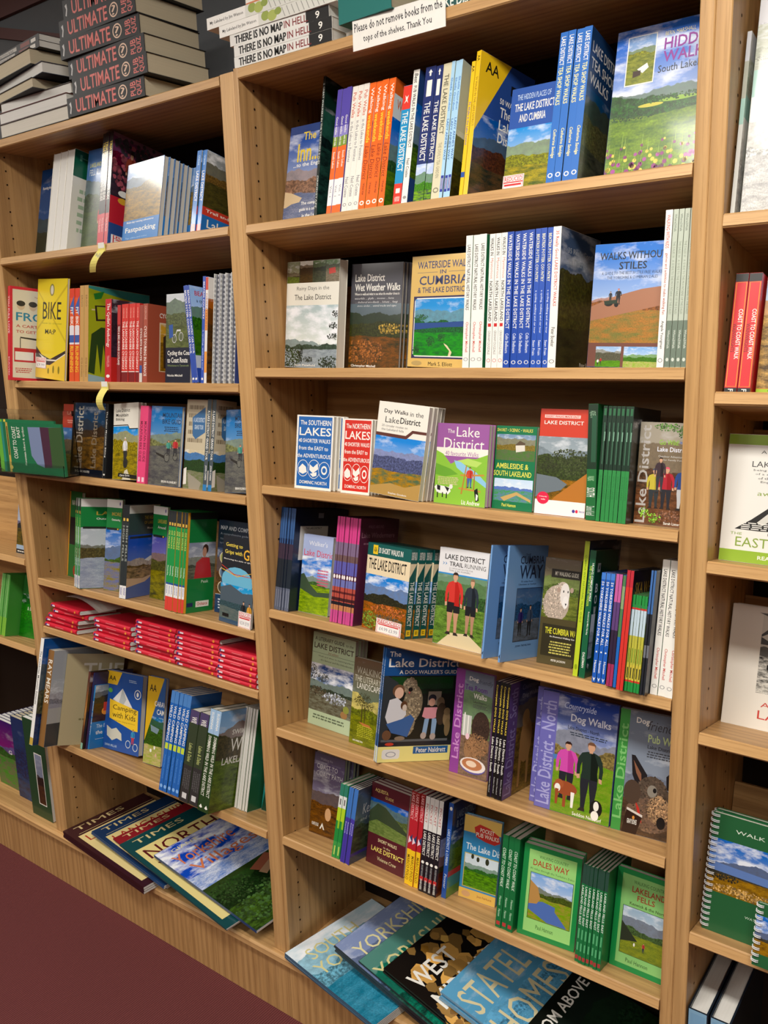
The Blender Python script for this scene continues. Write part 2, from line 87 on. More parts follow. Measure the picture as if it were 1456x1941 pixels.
D('trail','#dfdfe2',[R(0,0,1,.26,'#e4e4e6'),L(0,.26,1,1,'#6c8870 #88a080 #4c6a44 #3c5a34 #7c9c54 #3c5428',(.9,.75,.55),65,.2),R(0,.255,1,.27,'#2c8cd0'),P('#d8c8a0',(.1,1),(.35,.86),(.7,.84),(1,.95),(1,1)),T('LAKE DISTRICT',.12,.06,.92,.115,'#222',1),P('#2c80c0',(.08,.14),(.12,.16),(.08,.18),(.1,.16)),P('#2c80c0',(.13,.14),(.17,.16),(.13,.18),(.15,.16)),T('TRAIL',.22,.135,.5,.18,'#222',1),T('RUNNING',.53,.135,.95,.18,'#555',0),T('20 OFF-ROAD ROUTES FOR',.22,.195,.7,.21,'#666',0),T('TRAIL & FELL RUNNERS',.22,.218,.65,.233,'#666',0),M(.37,.23,.66,'#d0342c','#c09070','#2c1c14',1.1),M(.72,.27,.60,'#26303c','#b08468','#8a6c50',.95)])
cw=[('O',0,0,1,1,'#6f9ed4'),T('THE',.42,.07,.55,.09,'#203050',0),T('CUMBRIA',.3,.09,.92,.16,'#203050',1),T('WAY',.3,.17,.9,.29,'#203050',1),T('70 miles from',.35,.305,.66,.32,'#203050'),T('Ulverston to Carlisle',.3,.33,.75,.345,'#203050'),R(.27,.37,.93,.84,'#283048'),L(.28,.375,.92,.835,'#4c6488 #8c9cb4 #44648c #3c587c #6a7484 #444c50',(.85,.7,.4),67,.2),M(.42,.54,.25,'#30286c','#202428'),M(.66,.52,.28,'#44546c','#202428'),T('JOHN TREVELYAN',.35,.87,.75,.89,'#203050')]
D('cumbria','#6f9ed4',cw,[R(.1,.3,.6,.7,'#85b0e0'),P(K,(.93,.2),(.95,.8),(.97,.3),(.96,.2))])
D('cumbria0','#6f9ed4',cw,[R(.1,.3,.6,.7,'#85b0e0'),P(K,(.93,.2),(.95,.8),(.97,.3),(.96,.2))])
D('sheep','#5c5238',[L(0,0,1,.56,'#6c6054 #8a8a68 #6c7c4c #5c6c3c #7c8448 #4c5828',(.7,.5,.4),69,.2),R(.2,.10,1,.18,'#2a2620'),T('MY WALKING GUIDE',.3,.12,.95,.16,'#d8d4c4'),Ep(.4,.42,.36,.17,'#b8a898'),Ep(.55,.33,.2,.12,'#c4b4a4'),TR(.36,.43,.36,.15,'#c0b0a0',220,2),TR(.5,.32,.2,.1,'#ccbcac',80,3),Ep(.62,.33,.13,.11,'#e8e2dc'),Ep(.65,.40,.08,.06,'#f0ecE8'),Ep(.58,.30,.015,.012,K),Ep(.70,.30,.015,.012,K),P(K,(.64,.41),(.69,.41),(.665,.435)),Ep(.44,.29,.05,.025,'#b09888'),Ep(.8,.28,.05,.025,'#b09888'),R(0,.56,1,1,'#4c4424'),R(.08,.62,1,.92,'#2c2814'),T('THE CUMBRIA WAY',.16,.65,1.1,.71,'#e4e038'),T('An Illustrated Walking Guide',.3,.725,1.05,.745),N(.3,.77,.95,.9,5,'#c8c060',70),T('PETER JACKSON',.4,.945,.8,.97)])
D('lime','#34384c',[L(0,0,1,1,'#2c3448 #3c4860 #202838 #101820 #182028 #0c1014',(.8,.5,.3),71)],[T('CUMBRIA WAY NATIONAL TRAIL GUIDE',.1,.3,.6,.7,'#6a8a10'),Ep(.93,.5,.02,.3,'#8aa010')],'#b8cc28')
D('daleshigh','#0a4a30',[R(0,0,1,1,'#0a4a30'),R(.12,.1,.24,.17,'#d8dcd8'),P('#0a4a30',(.15,.15),(.18,.12),(.22,.11),(.2,.15)),T('B',.10,.26,.2,.33),T('O',.10,.35,.2,.42),T('W',.10,.44,.2,.51),L(.04,.5,.2,.85,'#d8dcd8 #c8ccd0 #a0a8a8 #889090 #b0b8b8 #808888',(.6,.4,.3),72),T('by',.06,.88,.13,.93)],[T("HUGH'S COMPLETE WALK",.1,.15,.4,.5),T('THE COMPLETE DALES WALKER',.12,.5,.44,.85,'#b8d838'),T('Foreword by Mike Harding',.48,.2,.66,.5),T('DALESMAN',.8,.3,.92,.7)],'#0d5c38')
D('fiftyy','#1658b8',[L(0,0,1,1,'#203c70 #8098c0 #3c4c5c #2c4030 #3c5028 #20281c',(.8,.5,.4),73)],[R(0,0,.06,1,'#3c7ad0'),T('50 YORKSHIRE WALKS FOR ALL',.08,.2,.66,.85),Ep(.72,.5,.008,.2,W),T('Hannon',.8,.25,.91,.78),P(W,(.95,.15),(.99,.5),(.95,.85),(.965,.5))])
D('pinkdark','#2c2034',[],[R(0,0,.25,1,'#c05a9c'),R(.25,0,.5,1,'#5a3c74'),R(.5,0,1,1,'#2c1c38'),R(.8,0,1,1,'#a02c58')])
D('bluephoto','#1c64b8',[],[R(0,0,.55,1,'#4c7a4c'),R(.1,0,.3,1,'#88a070'),R(.55,0,1,1,'#1c64b8')])
D('redthin','#1c1424',[R(0,0,1,1,'#1c1424'),T('SKA WHA',.1,.1,.8,.2,'#b88c34'),P('#5c6c2c',(.2,.3),(.6,.35),(.4,.6))],[R(0,0,.14,1,'#b82434'),R(.14,0,1,1,'#d03028')],'#d03028')
D('grnyel','#2f8a3c',[L(0,.1,1,.9,'#c8d8e8 #e8e8d0 #7c9440 #b8b040 #c8bc48 #3c4c1c',(.8,.5,.4),75)],[R(0,0,.14,1,'#1e8a3c'),R(.13,0,.15,1,'#c83028'),R(.15,0,.42,1,'#bcd0dc'),R(.42,0,.72,1,'#b8b440'),R(.55,.3,.7,.7,'#6c8c2c'),R(.72,0,.9,1,'#c8b840'),R(.75,.2,.86,.6,'#202818'),R(.88,0,.9,1,'#c83028'),R(.9,0,1,1,'#1e8a3c')])
D('darkthin','#20242c',[],[R(0,0,.35,1,'#3c6aa8'),R(.35,0,1,1,'#1c2028'),R(.6,0,.7,1,'#6c7078')])
# ---------- s6
D('literary','#b4c8a4',[R(0,0,1,1,'#b4c8a4'),T('A LITERARY GUIDE',.05,.045,.74,.085,'#3c3428'),T('to the',.78,.055,.95,.085,'#3c3428',0,1),T('LAKE DISTRICT',.04,.11,.97,.17,'#3c2c24'),T('3rd edition',.38,.185,.62,.21,'#8c4434',0,1),R(0,.215,1,.218,'#405040'),T('Walk and drive to inspiring places',.15,.24,.98,.26,'#30382c',0,1),T('- the famous and the little-known',.18,.275,.96,.295,'#30382c',0,1),L(0,.33,1,.84,'#1c3c7c #b8ccdc #54604c #384438 #7c8070 #4c4434',(.62,.5,.45),80,.85),TR(.06,.44,.1,.09,'#20281c',110,2),TR(.3,.47,.14,.05,'#242c1c',120,3),TR(.6,.66,.3,.06,'#a8b0bc',60,4),TR(.2,.62,.2,.05,'#4c4434',60,5),Ep(.84,.80,.08,.04,'#a07848'),Ep(.88,.74,.07,.04,'#8c9440'),N(.1,.87,.9,.93,2,'#5c6c54',81)])
D('landsc','#5c5440',[L(0,0,1,1,'#6c5848 #4c7c6c #c8b878 #6c7434 #84882c #4c5418',(.56,.44,.34),82,.2),T('WALKING',.12,.10,1.,.18,'#b8b4a0',0),T('THE LITERARY',.06,.20,1.,.27,'#c8c4b0',0),T('LANDSCAPE',.16,.28,1.0,.35,'#e8e4d8',0),R(.38,.52,.41,.74,'#3c2c18'),R(.5,.55,.52,.76,'#3c2c18'),TR(.3,.5,.2,.06,'#44401c',90,2),TR(.45,.45,.24,.06,'#3c381c',120,3),TR(.6,.53,.22,.06,'#4c4824',90,4),P('#b87438',(.3,.73),(.7,.74),(.8,.78),(.5,.77)),N(.25,.76,.9,.9,7,'#b8b830',83),T('IAN HAMILTON',.14,.945,.5,.965)])
D('dogwalk','#0e4c8c',[R(0,.24,1,.86,'#141a16'),('LP',.1,.25,.95,.4,'#1c3c20',84),P('#2c3438',(0,.24),(.05,.24),(.2,.3),(.08,.86),(0,.86)),R(0,.815,1,.86,'#20242c'),R(.03,.80,.94,.82,'#5c6064'),Ep(.15,.84,.06,.014,'#c8402c'),R(.62,.38,.8,.5,'#8a8274'),T('The',.05,.03,.2,.075),T('Lake District',.05,.09,1.02,.165),T("A DOG WALKER'S GUIDE",.2,.19,1.02,.225),Ep(.36,.33,.1,.07,'#8a7c66'),Ep(.42,.48,.13,.16,'#7c6e58'),Ep(.38,.62,.09,.15,'#9a8a70'),TR(.42,.5,.13,.15,'#8c7e66',110,2),TR(.38,.64,.09,.12,'#a08e70',80,3),TR(.36,.32,.1,.07,'#8a7c66',60,4),Ep(.37,.36,.03,.02,K),P('#c05050',(.34,.38),(.37,.38),(.36,.4)),Ep(.21,.37,.08,.055,'#6c4c34'),Ep(.22,.39,.06,.05,'#e0b8a0'),P('#d8d8dc',(.1,.45),(.2,.43),(.32,.5),(.34,.58),(.28,.64),(.1,.66),(.06,.6)),P('#3c64a0',(.08,.66),(.28,.62),(.4,.58),(.46,.62),(.38,.78),(.28,.76),(.16,.74)),Ep(.1,.76,.06,.045,'#6c4c34'),Ep(.28,.79,.07,.02,'#8a7864'),Ep(.30,.5,.045,.04,'#5c3c24'),Ep(.31,.52,.03,.03,'#d8c8b8'),Ep(.68,.44,.055,.035,'#20242c'),Ep(.68,.475,.045,.035,'#c89884'),P('#d8929c',(.58,.52),(.76,.52),(.8,.6),(.72,.62),(.62,.62),(.56,.6)),P('#8cacd0',(.6,.62),(.66,.62),(.64,.76),(.58,.75)),P('#8cacd0',(.7,.62),(.77,.62),(.76,.76),(.7,.76)),Ep(.6,.77,.04,.03,'#b8a8a0'),Ep(.73,.78,.04,.03,'#b8a8a0'),Ep(.8,.48,.055,.05,'#6c5c48'),Ep(.82,.58,.07,.1,'#3c3024'),Ep(.9,.62,.05,.07,'#8a7454'),Ep(.9,.56,.045,.035,'#786448'),Ep(.92,.7,.04,.08,'#7c6848'),R(0,.86,1,1,'#f0e690'),R(.48,.865,.96,.93,'#1c5c9c'),T('Peter Naldrett',.52,.875,.93,.92),P('#e8e8e4',(.08,.885),(.28,.885),(.3,.9),(.3,.955),(.28,.97),(.08,.97),(.06,.955),(.06,.9)),Ep(.18,.93,.07,.025,'#a0a4b0'),Ep(.18,.93,.055,.018,'#e8e8e4')],[T('THE LAKE DISTRICT',.1,.25,.4,.75),T("A DOG WALKER'S GUIDE",.45,.25,.75,.75),R(.86,0,1,1,'#d8e8f0')],'#1c68b0')
lake=lambda c:('V','Lake District',.05,.18,.26,.97,c)
D('tearoom','#84409a',[L(.24,0,1,1,'#6c7484 #a0a8b0 #5c7848 #7c8c60 #8c7464 #5c5044',(.8,.6,.4),86,.3),R(0,0,.24,1,'#8a3c94'),('V','Lake District',.04,.14,.21,.86,'#c88cc8'),T('Dog',.36,.05,.6,.10,W),T('friendly',.62,.06,.98,.115,'#404858',0,1),T('Tea Room',.26,.13,.85,.18,'#5c2c84'),T('Walks',.5,.2,.85,.25,W),T('Lake District',.5,.27,.85,.29,'#444'),N(.5,.3,.9,.34,3,'#555',3),R(.26,.42,.5,.62,'#c0c4bc'),R(.30,.40,.33,.62,W),R(.4,.42,.43,.62,W),Ep(.75,.52,.24,.16,'#3c2c24'),Ep(.72,.68,.3,.1,'#8a6848'),Ep(.55,.74,.2,.12,'#9a7450'),TR(.66,.7,.32,.13,'#8a6444',160,2),TR(.78,.52,.22,.12,'#3c2c24',90,3),Ep(.42,.62,.05,.03,'#f0c8d4'),Ep(.62,.89,.34,.075,'#5850a0'),Ep(.62,.88,.34,.07,'#e8e0dc'),Ep(.6,.875,.27,.055,'#b87850'),Ep(.58,.872,.14,.03,'#e8d0b8')])
D('blackdog','#3c2c58',[L(.3,0,1,1,'#2c3860 #5c6890 #5c5448 #6c5838 #8c7448 #3c3020',(.8,.6,.4),88,.2),R(0,0,.3,1,'#5a4484'),('V','Lake District - South',.04,.05,.26,.97,'#8a80b8'),T('Countryside',.4,.04,.95,.1,'#8088b0',0,1),T('Dog Walks',.42,.12,.95,.17,'#a0a4c0'),Ep(.65,.55,.2,.2,'#a87c4c'),Ep(.6,.35,.12,.08,'#b08858'),P('#a87c4c',(.45,.6),(.55,.6),(.52,.95),(.46,.95)),P('#a87c4c',(.7,.6),(.8,.6),(.8,.95),(.74,.95))],[T('Countryside DOG WALKS',.03,.22,.44,.82,'#e8cc4c'),T('Lake District - South',.48,.22,.78,.82),T('Seddon Neudorf',.82,.35,.96,.65,'#c0c0c0')],'#101010')
nc=[L(.2,0,1,1,'#1c3480 #c8d4ec #6c6c74 #8a7c54 #5c8c3c #8ca050',(.68,.58,.46),90,.5),R(0,0,.22,1,'#6a68b4'),('V','Lake District - North',.02,.08,.20,.96,'#a8a8dc'),T('Countryside',.30,.06,.72,.13,'#c8d4f0',0,1),T('Dog Walks',.40,.15,.92,.23,'#e8ecf8',1),T('Lake District - North',.37,.25,.78,.28,'#1a2030'),N(.4,.295,.9,.33,2,'#2c3848',91),P('#4a7cb8',(.2,.52),(.45,.5),(.5,.53),(.22,.56)),M(.40,.38,.50,'#d04cac','#20242c','#2c1410',1.25),M(.70,.34,.60,'#1c3028','#20242c','#704c34',1.2),Ep(.40,.78,.16,.06,'#9a4c28'),Ep(.32,.755,.06,.04,'#a85830'),Ep(.30,.79,.04,.035,W),P('#9a4c28',(.27,.8),(.32,.8),(.31,.93),(.28,.93)),P(W,(.48,.8),(.53,.8),(.52,.93),(.49,.93)),P('#9a4c28',(.38,.82),(.42,.82),(.42,.94),(.38,.94)),Ep(.82,.88,.08,.07,K),Ep(.82,.86,.035,.04,W),Ep(.81,.94,.05,.04,W),T('Seddon Neudorf',.52,.955,.9,.985)]
D('north','#1c3480',nc); D('north0','#6a68b4',nc)
D('pubdog','#7c848c',[L(0,0,1,1,'#6c7684 #98a0ac #6c7484 #5c6878 #5c4838 #3c3028',(.5,.35,.3),93,.4),R(0,0,.16,1,'#3c9440'),('V','Lake District',.01,.12,.15,.90,'#7cc070'),T('Dog',.27,.05,.48,.11,W),T('friendly',.46,.06,.98,.16,'#3a3a40',0,1),T('Pub Walks',.48,.17,1.05,.235,'#c8e09c'),T('Lake District',.48,.255,.9,.285,'#30343c'),N(.48,.3,.95,.36,3,'#40444c',94),P('#1c1a1c',(.24,.36),(.3,.36),(.52,.5),(.5,.62),(.38,.62),(.28,.52)),P('#8a5c44',(.28,.4),(.42,.5),(.44,.58),(.34,.5)),P('#1c1a1c',(.82,.48),(1,.38),(1,.62),(.84,.58)),Ep(.62,.66,.27,.16,'#54483c'),Ep(.6,.82,.38,.14,'#705848'),Ep(.74,.76,.18,.12,'#a88864'),TR(.62,.64,.27,.14,'#54463a',150,2),TR(.58,.83,.36,.13,'#6c5440',200,3),TR(.76,.76,.17,.11,'#b08c66',120,4),Ep(.62,.62,.08,.05,'#8a8478'),Ep(.66,.61,.03,.02,K),Ep(.8,.86,.07,.05,K),P('#c03028',(.36,.72),(.44,.78),(.5,.9),(.44,.86)),Ep(.3,.66,.14,.1,'#4c3c30'),P('#2c1810',(.24,.80),(.5,.84),(.42,1),(.18,1)),P('#d8d0c8',(.24,.79),(.5,.83),(.5,.85),(.24,.81)),T('GRAVY BONES',.26,.88,.42,.92),Ep(.36,.865,.02,.015,'#d89040')])
# ---------- s7
D('ctcpath','#5c5470',[L(0,.1,1,1,'#5c5470 #8c8898 #4c3c30 #6c4828 #7c5430 #3c2818',(.6,.45,.4),100,.5),T('Walking the',.2,.05,.6,.09,'#a8a4b0',0),T('COAST TO',.1,.13,.78,.19,'#d8d8dc',0),T('COAST PATH',.1,.22,.95,.28,'#d8d8dc',0),Ep(.58,.72,.1,.08,'#d8a878'),T('KNIFE EDGE',.08,.86,.3,.90),P(W,(.34,.92),(.42,.84),(.5,.92),(.46,.92),(.42,.88),(.38,.92))])
D('grnspine','#2c9c58',[],[R(0,0,.16,1,'#2c7c68'),R(.16,0,.32,1,'#dfe4e2'),R(.2,.3,.28,.7,'#777'),R(.32,0,.5,1,'#b0d428'),R(.5,0,.78,1,'#1c8c3c'),R(.5,.0,.6,.5,'#8cc428'),R(.78,0,1,1,'#3c9c48'),R(.84,.3,.96,.6,'#c8d868')])
D('kespine','#404c60',[L(0,0,1,.85,'#4c5868 #6c7884 #3c4c54 #38443c #4c5844 #2c3428',(.5,.4,.4),102,.2),('O',.5,.06,.64,.1,'#a0a8b0'),T('Keswick',.25,.22,.95,.36,'#c8ccd0',0),T('and the',.2,.4,.7,.45,'#b0b8bc',0),R(0,.86,1,.9,'#3c3488')],[R(0,0,.4,1,'#3c74c0'),R(.4,0,1,1,'#4438a0'),T('Keswick',.46,.25,.62,.8,'#b0b4e0')],'#4050b0')
D('aquesta','#541a24',[T('AQUESTA',.1,.06,.45,.11,'#e0c878'),T('GUIDE',.38,.12,.6,.155,'#c8b070'),L(0,.19,1,.62,'#2c58a8 #7ca0d8 #48583c #5c6c44 #7c8c58 #5c7040',(.85,.62,.45),104,.3),P('#34442c',(0,.36),(.2,.24),(.42,.26),(.7,.36),(1,.46),(1,.5),(.5,.46),(.2,.44),(0,.5)),T('SHORT WALKS',.28,.66,.78,.70,'#e8dca8'),T('in the',.44,.73,.62,.755,'#e8dca8',0),T('LAKE DISTRICT',.12,.77,.98,.83,'#f0e070'),T('Vivienne Crow',.30,.88,.80,.925,'#e8dca8',0)])
D('marco','#b4202c',[R(0,0,1,1,'#c02c2c')],[R(0,0,.14,1,'#8c2420'),T('LAKE DISTRICT',.02,.22,.30,.85,'#e8b0b0'),P('#20406c',(.45,0),(.50,.6),(.55,0)),P('#e8d0dc',(.48,.8),(.53,.2),(.56,.9)),R(.62,0,1,1,'#f0c420'),T('MARCO POLO',.68,.2,.95,.82,'#7a5a10')])
D('pocket','#2c2840',[L(0,.4,1,1,'#7c84a8 #b8b0c0 #5c3c30 #484028 #7c4434 #3c2420',(.7,.5,.4),106)],[R(0,0,.35,1,'#d8d8d4'),T('POCKET',.08,.25,.28,.8,'#b06060'),T('LAKE DISTRICT',.37,.2,.62,.85),Ep(.69,.5,.016,.35,W),T('POCKET ROUGH',.72,.3,.84,.7,'#b0b0b0'),R(.84,.1,.88,.9,'#c03030'),T('ROUGH GUIDES',.87,.3,.98,.75)],'#14141c')
D('ldc','#24405c',[R(0,0,1,.3,'#142c64'),T('LAKE DISTRICT',.2,.1,1,.18,'#8ca0b8'),T('& CUMBRIA',.2,.2,.95,.28,'#8ca0b8'),L(0,.3,1,.8,'#3c4c7c #5c6c4c #445c34 #5c7034 #6c7c3c #2c3c1c',(.8,.6,.4),108),R(0,.72,1,.78,'#b83c34'),R(0,.78,1,.9,'#4c8c8c'),R(0,.9,1,1,'#6c9444')],[Ep(.06,.5,.02,.3,W),T('LAKE DISTRICT & CUMBRIA',.28,.25,.66,.8,'#c8dcf0'),T('Pevsner',.75,.25,.9,.75,'#e0e8f0',0,1)],'#1c50a0')
D('pocketpub','#2c84b8',[P('#dcb860',(0,0),(1,0),(1,.16),(.6,.14),(.3,.2),(0,.2)),P('#c03028',(.28,.13),(.42,.08),(.7,.1),(.95,.16),(1.,.24),(.85,.28),(.6,.27),(.35,.24)),T('POCKET',.44,.12,.82,.17,'#f0e8d8'),T('PUB WALKS',.34,.18,.95,.23,'#f0e8d8'),T('The Lake District',.1,.33,1.35,.41,'#dce8f0',1),R(.08,.45,1,.86,'#c0b060'),L(.1,.46,1,.85,'#c8d4dc #e0e8e8 #5c7c6c #3c6c38 #6ca040 #2c541c',(.72,.6,.5),110,.4),Ep(.3,.48,.04,.03,'#2c3420'),Ep(.45,.5,.04,.03,'#2c3420'),Ep(.7,.5,.05,.04,'#2c3420'),R(0,.88,1,1,'#e0b454'),Ep(.2,.94,.12,.035,'#d0a070'),T('Joan Fairhurst',.5,.92,.9,.955,'#a06030')])
D('ctcwalk','#0f7a40',[],[T('COAST TO COAST WALK',.14,.25,.56,.8,'#d8ecd8',1,1),T('Hannon',.66,.3,.76,.7,'#b0d8b8'),T('Hannon',.8,.3,.88,.7,'#b0d8b8'),R(.93,.2,.97,.85,'#b83838')],'#0c6a38')
D('dalesway','#0f8a44',[R(.10,.05,.92,.945,'#9ad87c'),T('WALKING COUNTRY',.28,.09,.78,.125,'#3c6c34',0),T('DALES WAY',.18,.15,.80,.215,'#b03c2c'),T('80 miles through the Yorkshire Dales',.14,.24,.9,.27,'#3c6c34',0),R(.15,.29,.90,.80,'#3c5c34'),L(.16,.295,.89,.795,'#8cb0e0 #e8ecf0 #3c4c2c #4c5c2c #6c9c3c #a89458',(.64,.6,.5),112,.6),P('#4c70b8',(.16,.62),(.4,.58),(.62,.6),(.62,.65),(.8,.76),(.84,.79),(.5,.79),(.16,.70)),P('#b88c4c',(.16,.38),(.3,.44),(.36,.56),(.3,.62),(.16,.64)),T('Paul Hannon',.32,.85,.62,.895,'#3c6c34',0)])
D('lfe','#12703c',[],[R(0,0,.2,1,'#24483c'),T('LAKELAND FELLS: EAST',.22,.22,.62,.82,'#e8f0e8'),R(.66,.3,.76,.7,'#58b078'),R(.8,.3,.88,.7,'#58b078'),R(.93,.1,.97,.9,'#a83838')])
D('fells','#0f8a44',[R(.10,.05,.92,.945,'#86c472'),T('WALKING COUNTRY',.30,.09,.85,.125,'#2c5c2c',0),T('LAKELAND',.28,.15,.85,.21,'#a03024'),T('FELLS',.38,.23,.68,.285,'#a03024'),T('Keswick & the North',.26,.31,.88,.34,'#3c4c24'),R(.15,.36,.90,.84,'#3c5c34'),L(.16,.365,.89,.835,'#9cb4c8 #e0e4e8 #48586c #4c6440 #8c9448 #6c7c40',(.78,.58,.45),114,.6),P('#283424',(.16,.52),(.3,.6),(.45,.68),(.3,.7),(.16,.72)),M(.56,.67,.1,'#b03c3c','#2c3444'),Ep(.4,.72,.015,.018,W),T('Paul Hannon',.28,.875,.66,.915,'#2c5c2c',0)])
# ---------- left
D('darkfell','#1c3c70',[L(0,0,1,1,'#1c447c #3c5c8c #2c3c34 #1c2c20 #1c2c1c #101810',(.5,.35,.3),120,.3),T('Running the',.15,.18,.7,.22)])
D('greenpages','#eceade',[R(0,0,1,.26,'#0c5c40'),T('HIKE',.1,.04,.8,.1,'#5c9c7c'),N(.1,.35,.9,.8,6,'#a8c0a0',6)],[],'#0c5c40','#e2e2da')
D('fellrun','#3c5c94',[L(0,0,1,1,'#5c7cb0 #8ca0c4 #48584c #3c4c34 #4c5c38 #38482c',(.7,.55,.4),121,.2),T('LAKELAND',.12,.13,.6,.17,'#d8d460'),T('FELL RUNNING',.12,.19,1.05,.25,'#dce4ec',1),M(.8,.5,.4,'#c02c34','#2c2c38')])
D('triathlon','#1a1a22',[L(0,0,1,.55,'#7a5c6c #9c4c5c #4c3454 #5c2434 #3c2c34 #201820',(.9,.7,.5),122,.2),TR(.5,.3,.5,.24,'#8c4450',110,2),TR(.5,.1,.5,.08,'#34343c',40,3),M(.3,.12,.4,'#8c3c2c','#403038'),M(.7,.16,.36,'#c83c5c','#403038'),R(0,.56,1,.80,'#c02030'),Ep(.2,.52,.08,.028,W),Ep(.45,.525,.08,.028,W),Ep(.7,.53,.08,.028,W),Ep(.2,.585,.08,.028,'#e0a830'),Ep(.45,.59,.08,.028,'#e0a830'),T('Mark Barfield',.3,.66,.8,.72),R(0,.80,1,1,'#284888'),('Q',.05,.9,.9,1.0,'REDUCED','£3.99')],[T('TRIATHLON',.08,.22,.30,.85,'#f0d040'),T('THE GO FASTER GUIDE',.34,.22,.60,.85),R(.72,0,1,1,'#c83040'),T('Mark Barfield',.76,.3,.88,.75,'#e8b0b0')])
D('fastpack','#2078c0',[L(0,0,1,.7,'#8ca8d0 #c8d8ec #4c5c6c #7c6c44 #a8884c #5c4c24',(.72,.62,.5),124,.7),R(0,.7,1,1,'#1878c4'),T('Multi-day running adventures',.1,.715,.85,.745),T('Fastpacking',.08,.79,.92,.87),T('Tips, advice and routes',.1,.91,.7,.935,'#b0d0f0',0)])
D('traillfell','#1c70c0',[L(0,0,1,.68,'#8c9498 #a8acb0 #4c4c34 #6c5838 #4c4828 #2c2c18',(.75,.6,.45),126,.7),P('#c83c2c',(0,.68),(1,.68),(1,.78),(0,.78)),T('Trail and Fell Running',.08,.70,1.3,.75),T('Lake District',.12,.82,1.3,.92)],[T('LAKE DISTRICT',.25,.22,.62,.82),T('CICERONE',.06,.3,.18,.7,'#b8d8f0'),R(.9,0,1,1,'#d84030')])
D('fromcart','#d82a3c',[R(.05,.03,.97,.97,'#e8e2cc'),T('Tips on all aspects',.5,.09,.95,.11,'#a04040',0),Ep(.22,.2,.08,.045,'#d8c4a8'),Ep(.22,.175,.09,.03,'#303030'),Ep(.47,.2,.08,.045,'#d8c4a8'),Ep(.47,.175,.09,.03,'#404040'),Ep(.7,.2,.08,.045,'#d8c4a8'),Ep(.7,.175,.09,.03,'#303030'),T('FROM',.12,.27,.95,.36,'#2c8cb0'),T('A CART HORSE',.12,.40,1,.43,'#c03838'),T('TO GETTING FIT',.12,.46,1,.49,'#c03838'),P('#303030',(.2,.53),(.6,.54),(.85,.66),(.8,.67),(.58,.56),(.22,.545)),R(.2,.54,.215,.68,'#303030'),R(.08,.65,.95,.80,'#c83038'),R(.1,.69,.48,.78,W),R(.52,.69,.92,.78,W),N(.1,.86,.45,.92,3,'#c03838',4),T('DAVID',.58,.86,1,.93,'#2c7ca8')],[T('YOU FULL LOVE',.1,.25,.5,.8),T('DAVID',.75,.3,.95,.7)],'#d82a3c')
D('bike','#e0c81c',[('F',0,0,1,1,'#e8d020'),P('#cdb41a',(0,.1),(1,.6),(1,.63),(0,.12)),P('#cdb41a',(1,.05),(0,.5),(0,.53),(1,.08)),Ep(.5,.11,.08,.06,'#8a8440'),Ep(.5,.11,.05,.045,'#d8d4c0'),T('BIKE',.2,.23,.82,.40,'#20241c',0),T('how to choose',.2,.43,.85,.45,'#9a9420',0),T('MA:P',.3,.5,.66,.55,'#20241c'),P('#2c2428',(0,.68),(.2,.76),(.5,.80),(1,.70),(1,.74),(.5,.86),(.2,.86),(0,.80)),P('#e8e4d8',(.1,.75),(.4,.805),(.7,.80),(1,.73),(1,.74),(.7,.815),(.3,.82)),P('#f0c838',(0,.80),(.2,.86),(.5,.86),(1,.74),(1,1),(0,1)),Ep(.45,.92,.03,.03,'#8a7c10'),Ep(.62,.9,.03,.04,'#8a7c10'),Ep(.8,.9,.03,.04,'#8a7c10'),('Q',.02,.79,.38,.90,'BIKE SHOP','£9.99')])
D('running','#e05828',[],[R(0,0,.1,1,'#d83c20'),P('#3c5ca8',(.08,0),(.2,1),(.3,0)),T('FIT BIKE',.2,.2,.42,.8),R(.4,0,.6,1,'#e4e0e4'),R(.5,0,.58,1,'#3c5ca8'),T('RUNNING',.62,.15,.9,.85,'#f0c830')])
D('tanbike','#c89c5c',[R(0,0,1,1,'#3c9a94'),P('#a8bc20',(0,.03),(.5,.08),(1,.12),(1,1),(0,1)),P('#2c8c34',(.08,.08),(.25,.04),(.2,.12),(.1,.14)),P('#284c20',(.0,.9),(.05,.5),(.2,.42),(.35,.42),(.45,.6),(.5,.95),(.4,.95),(.35,.6),(.3,.9),(.24,.6),(.2,.92),(.14,.6),(.1,.92)),P('#e0d8a0',(.05,.24),(.4,.22),(.4,.235),(.05,.255)),P('#2c2c20',(.1,.2),(.36,.18),(.38,.34),(.12,.36)),P('#a8bc20',(.13,.21),(.34,.2),(.35,.32),(.15,.34)),P('#9cc4cc',(0,.92),(.5,.97),(1,1),(0,1))],[T('ERGO',.1,.3,.22,.7,'#8a6a3c'),T('PETER EDWARDS',.75,.3,.95,.7,'#8a6a3c')])
D('anthology','#c4242c',[L(0,0,1,.7,'#3c2c34 #4c3c44 #2c242c #3c2c34 #443440 #241c24',(.8,.6,.4),130),Ep(.45,.1,.2,.07,'#d8d8d8'),Ep(.45,.1,.04,.05,'#787878'),Ep(.36,.1,.02,.045,'#787878'),Ep(.54,.1,.02,.045,'#787878'),Ep(.45,.18,.15,.07,'#b88068'),R(0,.7,1,1,'#d02c28'),T('Cycle',.1,.75,.8,.82)],[T("The Cyclist's Anthology",.05,.2,.58,.85),T('TRAVELLER',.68,.3,.82,.7,'#e0a0a0'),Ep(.93,.5,.02,.3,W)])
D('scotland','#8c2024',[],[R(0,0,.25,1,'#c03030'),T('RIDE & BIKE AROUND SCOTLAND',.28,.2,.78,.8)])
